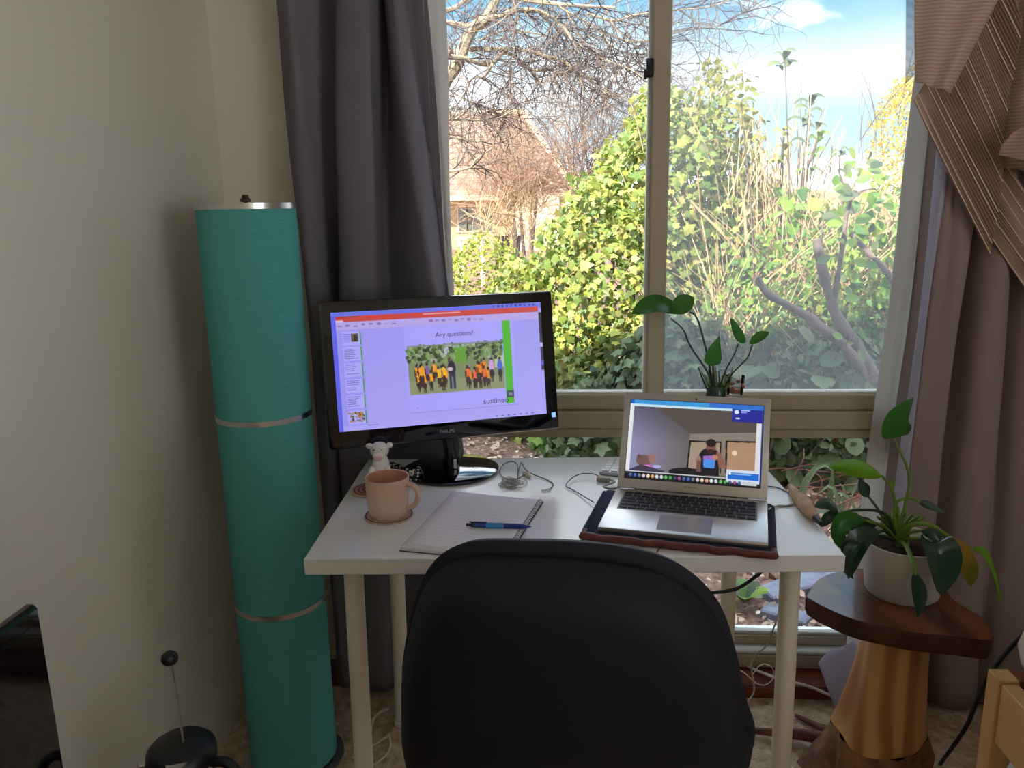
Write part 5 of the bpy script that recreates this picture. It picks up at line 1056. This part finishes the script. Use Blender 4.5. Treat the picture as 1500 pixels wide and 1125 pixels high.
# ---- big bare tree upper left
BY = 8.0
bt = thing('bare_tree', 'big leafless tree spreading pale limbs across the sky at upper left', 'tree', V(at(600, 400, BY).x, BY, -.2))
twm = MB(); twf = MB()
def twigs(mb, p, d, L_, r_, depth, rs=R):
    P = [p]; n = 4; dd = d.copy()
    for i in range(n):
        dd = (dd + V(rs.gauss(0, .22), rs.gauss(0, .22), rs.gauss(0, .22) - .03)).normalized(); P.append(P[-1] + dd * (L_ / n))
    tube(mb, P, (r_, r_ * .45), 3, cap=False)
    if depth > 0:
        for k_ in range(3):
            i = rs.randint(1, n); q = P[i]; nd = (dd + V(rs.gauss(0, .75), rs.gauss(0, .6), rs.gauss(0, .75))).normalized(); twigs(mb, q, nd, L_ * rs.uniform(.45, .75), r_ * .6, depth - 1, rs)
def limb(pts, r0, r1, dy0=0.0, dy1=0.0, tw=14, tl=.55, down=0.0, depth=2):
    n = len(pts); P = smooth([at(a, b, BY + dy0 + (dy1 - dy0) * i / (n - 1)) for i, (a, b) in enumerate(pts)], 6)
    m = MB(); ph = R.random() * 6; tube(m, P, lambda t: (r0 + (r1 - r0) * t) * (1 + .07 * math.sin(t * 19 + ph)), 8); part(m, 'limb', 'bough', bt)
    for i in range(tw):
        k_ = R.randint(1, len(P) - 1); ax = (P[k_] - P[k_ - 1]).normalized(); d = (ax * R.uniform(.1, 1) + V(R.gauss(0, .7), R.gauss(0, .5), R.gauss(0, .7) - down)).normalized()
        twigs(twm, P[k_], d, tl * R.uniform(.5, 1.2), .0068, depth)
limb([(600, 330), (625, 230), (640, 160), (653, 119), (668, 96), (683, 60), (695, 40), (712, 28), (723, 8), (735, -25)], .075, .045, 0, 0, 16)
limb([(700, 40), (715, 28), (732, 23), (751, 16), (776, 14), (798, 19), (821, 36), (832, 49), (851, 81)], .028, .010, 0, -.5, 26)
limb([(630, 30), (648, 32), (678, 36), (692, 40)], .028, .018, .2, 0, 8)
limb([(636, 84), (652, 79), (683, 72), (732, 72), (760, 72), (790, 79), (828, 92), (853, 109), (875, 119), (881, 134)], .026, .009, .3, -.4, 30)
limb([(636, 82), (653, 83), (678, 85), (700, 92), (721, 93), (740, 77), (768, 94), (785, 115), (793, 128)], .030, .012, -.3, .3, 24)
limb([(721, 94), (710, 111), (691, 116), (683, 136)], .014, .006, -.3, 0, 14)
limb([(760, 90), (779, 102), (806, 102), (821, 109), (838, 102), (851, 119), (857, 140)], .020, .008, .2, -.3, 24)
limb([(740, -8), (772, 0), (821, 6), (860, 9), (902, 11)], .024, .010, -.3, -.8, 24)
limb([(747, 95), (747, 119), (749, 145), (761, 166)], .012, .006, 0, .2, 14)
limb([(632, 178), (655, 175), (700, 176), (725, 175), (751, 162)], .012, .006, -1.0, -1.0, 10, .4)
limb([(632, 196), (657, 200), (680, 204), (704, 207), (742, 196)], .009, .005, -1.2, -1.0, 12, .4)
limb([(632, 256), (660, 251), (690, 245), (697, 234), (722, 216)], .012, .006, -1.5, -1.5, 8, .35)
limb([(636, 10), (660, 14), (690, -5)], .03, .02, .5, .5, 8)
limb([(860, 20), (900, 30), (930, 22), (985, 15), (1040, 10), (1080, -5)], .012, .005, -.5, -.7, 26, .5)
limb([(880, 45), (920, 60), (960, 58), (1000, 45), (1050, 38), (1095, 16)], .011, .004, -.4, -.6, 26, .5)
limb([(790, 20), (840, 60), (880, 85), (920, 100), (948, 118)], .012, .005, -.2, -.6, 30, .55)
limb([(820, 10), (870, 40), (900, 70), (935, 84)], .010, .005, 0, -.4, 26, .55)
limb([(655, 130), (690, 150), (720, 160), (740, 175)], .010, .005, .3, .4, 22, .5)
limb([(700, 60), (740, 45), (790, 50), (830, 60)], .012, .006, .6, .6, 22, .55)
o = part(twm, 'twigs', 'twig', bt, smooth=False); o['kind'] = 'stuff'
# ---- twiggy shrubs in front of the far roof
def fan(name, label, base, Y, n, spread, L_, mat, r_=.006, up=1.0, depth=1):
    b = at(base[0], base[1], Y); t = thing(name, label, 'shrub', V(b.x, Y, -.3)); m = MB()
    for i in range(6): tube(m, [V(b.x + .08 * R.uniform(-1, 1), Y, -.3), V(b.x + .2 * R.uniform(-1, 1), Y, b.z)], (.04, .02), 6)
    part(m, 'stem', 'twig', t); m = MB()
    for i in range(n):
        a = R.uniform(-spread, spread); d = V(math.sin(a), R.gauss(0, .4), math.cos(a) * up).normalized(); twigs(m, V(b.x + .3 * R.uniform(-1, 1), Y, b.z + .2 * R.uniform(-1, 1)), d, L_ * R.uniform(.5, 1.1), r_, depth)
    o = part(m, 'twigs', mat, t, smooth=False); o['kind'] = 'stuff'
fan('domed_bare_shrub', 'domed mass of fine tan twigs in front of the far roof', (765, 290), 11, 210, 1.5, 1.2, 'twigt', .0042, 1.0, 2)
fan('upright_bare_shrub', 'upright fan of bare grey branches right of the far roof', (865, 290), 12, 95, .7, 2.1, 'twig', .008, 1.0, 2)
fan('reddish_bare_shrub', 'small reddish bare shrub low in front of the far house', (742, 345), 9, 60, .9, .55, 'stalk', .005, 1.0, 1)

# ---- low leafy bush and furniture on the far lawn
lb = thing('leafy_bush', 'fine leaved yellow green bush low at the left of the window', 'bush', V(at(710, 400, 7).x, 7, -.2))
c = at(712, 405, 7)
foliage(lb, 'bush', [((c.x, 7, c.z - .05), (.34, .4, .42)), ((c.x - .22, 7.1, c.z - .2), (.3, .35, .40)), ((c.x + .22, 6.9, c.z - .3), (.35, .35, .45))], 4200, (.025, .05), TPL_OVAL, 60, 'bush', (.045, .06), spread=1.1)
c = at(690, 352, 16)
gtb = thing('garden_table', 'white garden table far off on the lawn in front of the house', 'table', V(c.x, 16, c.z - .42))
m = MB(); bx(m, c.x - .28, c.x + .28, 15.8, 16.2, c.z + .02, c.z + .06, bev=.01); part(m, 'tabletop', 'sill_white', gtb)
for sx_ in (-.22, .22):
    for sy_ in (-.15, .15): m = MB(); bx(m, c.x + sx_ - .025, c.x + sx_ + .025, 16 + sy_ - .025, 16 + sy_ + .025, -.30, c.z + .02); part(m, 'leg', 'sill_white', gtb)
# ---- the house across the lawn
HX0, HX1 = -11.0, at(845, 286, 35).x
hs = thing('house', 'cream house with a broad hipped tile roof across the lawn', 'house', (-6, 38, -1.0))
ez = at(745, 285, 35).z; rzg = at(700, 168, 40).z; rx = at(765, 168, 40).x
m = MB(); courses = 16
def roofface(a0, a1, b0, b1):
    for i in range(courses):
        t0, t1 = i / courses, (i + 1) / courses; lift = V(0, 0, .05)
        p, q, r__, s__ = a0.lerp(b0, t0), a1.lerp(b1, t0), a1.lerp(b1, t1), a0.lerp(b0, t1); m.add([p + lift, q + lift, r__, s__, p, q], [(0, 1, 2, 3), (4, 5, 1, 0)])
A0, A1, B0, B1 = V(HX0, 35, ez), V(HX1, 35, ez), V(HX0 + 1, 40, rzg), V(rx, 40, rzg)
roofface(A0, A1, B0, B1); roofface(A1, V(HX1, 45, ez), B1, B1 + V(0, .02, 0)); roofface(V(HX1, 45, ez), V(HX0, 45, ez), B1, B0); part(m, 'tile_roof', 'tile', hs, smooth=False)
m = MB(); tube(m, [A1 + V(0, 0, .06), B1 + V(0, 0, .08)], .14, 6); tube(m, [B0 + V(0, 0, .08), B1 + V(0, 0, .08)], .14, 6); part(m, 'ridge_capping', 'gutter', hs)
m = MB(); bx(m, HX0, HX1, 34.86, 35.0, ez - .22, ez + .02); part(m, 'gutter', 'gutter', hs, smooth=False)
m = MB(); bx(m, HX0, HX1, 35, 36, ez - .24, ez - .2); part(m, 'soffit', 'gutter', hs, smooth=False)
wz = ez - .24
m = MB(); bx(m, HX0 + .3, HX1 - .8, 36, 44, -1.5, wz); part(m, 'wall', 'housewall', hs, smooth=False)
for (a, b) in ((672, 684), (686, 704), (707, 722)):
    x0, x1 = at(a, 320, 36).x, at(b, 320, 36).x; z1, z0 = at(690, 303, 36).z, at(690, 338, 36).z
    m = MB(); bx(m, x0 - .07, x1 + .07, 35.93, 36.0, z0 - .07, z1 + .07); w_ = part(m, 'window', 'gutter', hs, smooth=False); m = MB(); bx(m, x0, x1, 35.9, 35.935, z0, z1); part(m, 'pane', 'darkglass', w_, smooth=False)
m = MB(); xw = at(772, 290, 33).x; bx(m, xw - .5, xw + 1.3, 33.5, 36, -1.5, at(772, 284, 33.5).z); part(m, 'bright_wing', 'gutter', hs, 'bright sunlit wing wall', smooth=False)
# distant trees closing the horizon
def far_tree(label, a, b, Y, rx_, rz_, mat, n=1500):
    c = at(a, b, Y); t = thing('distant_tree', label, 'tree', V(c.x, Y, -1.0), 'distant trees'); foliage(t, mat, [((c.x, Y, c.z - rz_), (rx_, rx_, rz_)), ((c.x + rx_ * .6, Y + 1, c.z - rz_ * 1.3), (rx_ * .8, rx_ * .8, rz_))], n, (.25, .5), TPL_OVAL, spread=1.2)
    m = MB(); tube(m, [V(c.x, Y, -1.2), V(c.x, Y, c.z - rz_)], (.25, .12), 7); part(m, 'trunk', 'greybark', t)
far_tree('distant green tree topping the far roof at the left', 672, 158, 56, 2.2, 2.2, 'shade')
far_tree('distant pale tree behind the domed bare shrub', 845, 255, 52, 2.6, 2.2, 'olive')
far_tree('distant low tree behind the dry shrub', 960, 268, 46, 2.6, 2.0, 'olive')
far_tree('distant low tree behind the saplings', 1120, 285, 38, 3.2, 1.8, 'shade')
far_tree('distant low tree left of the golden tree', 1240, 280, 52, 2.6, 1.8, 'olive')
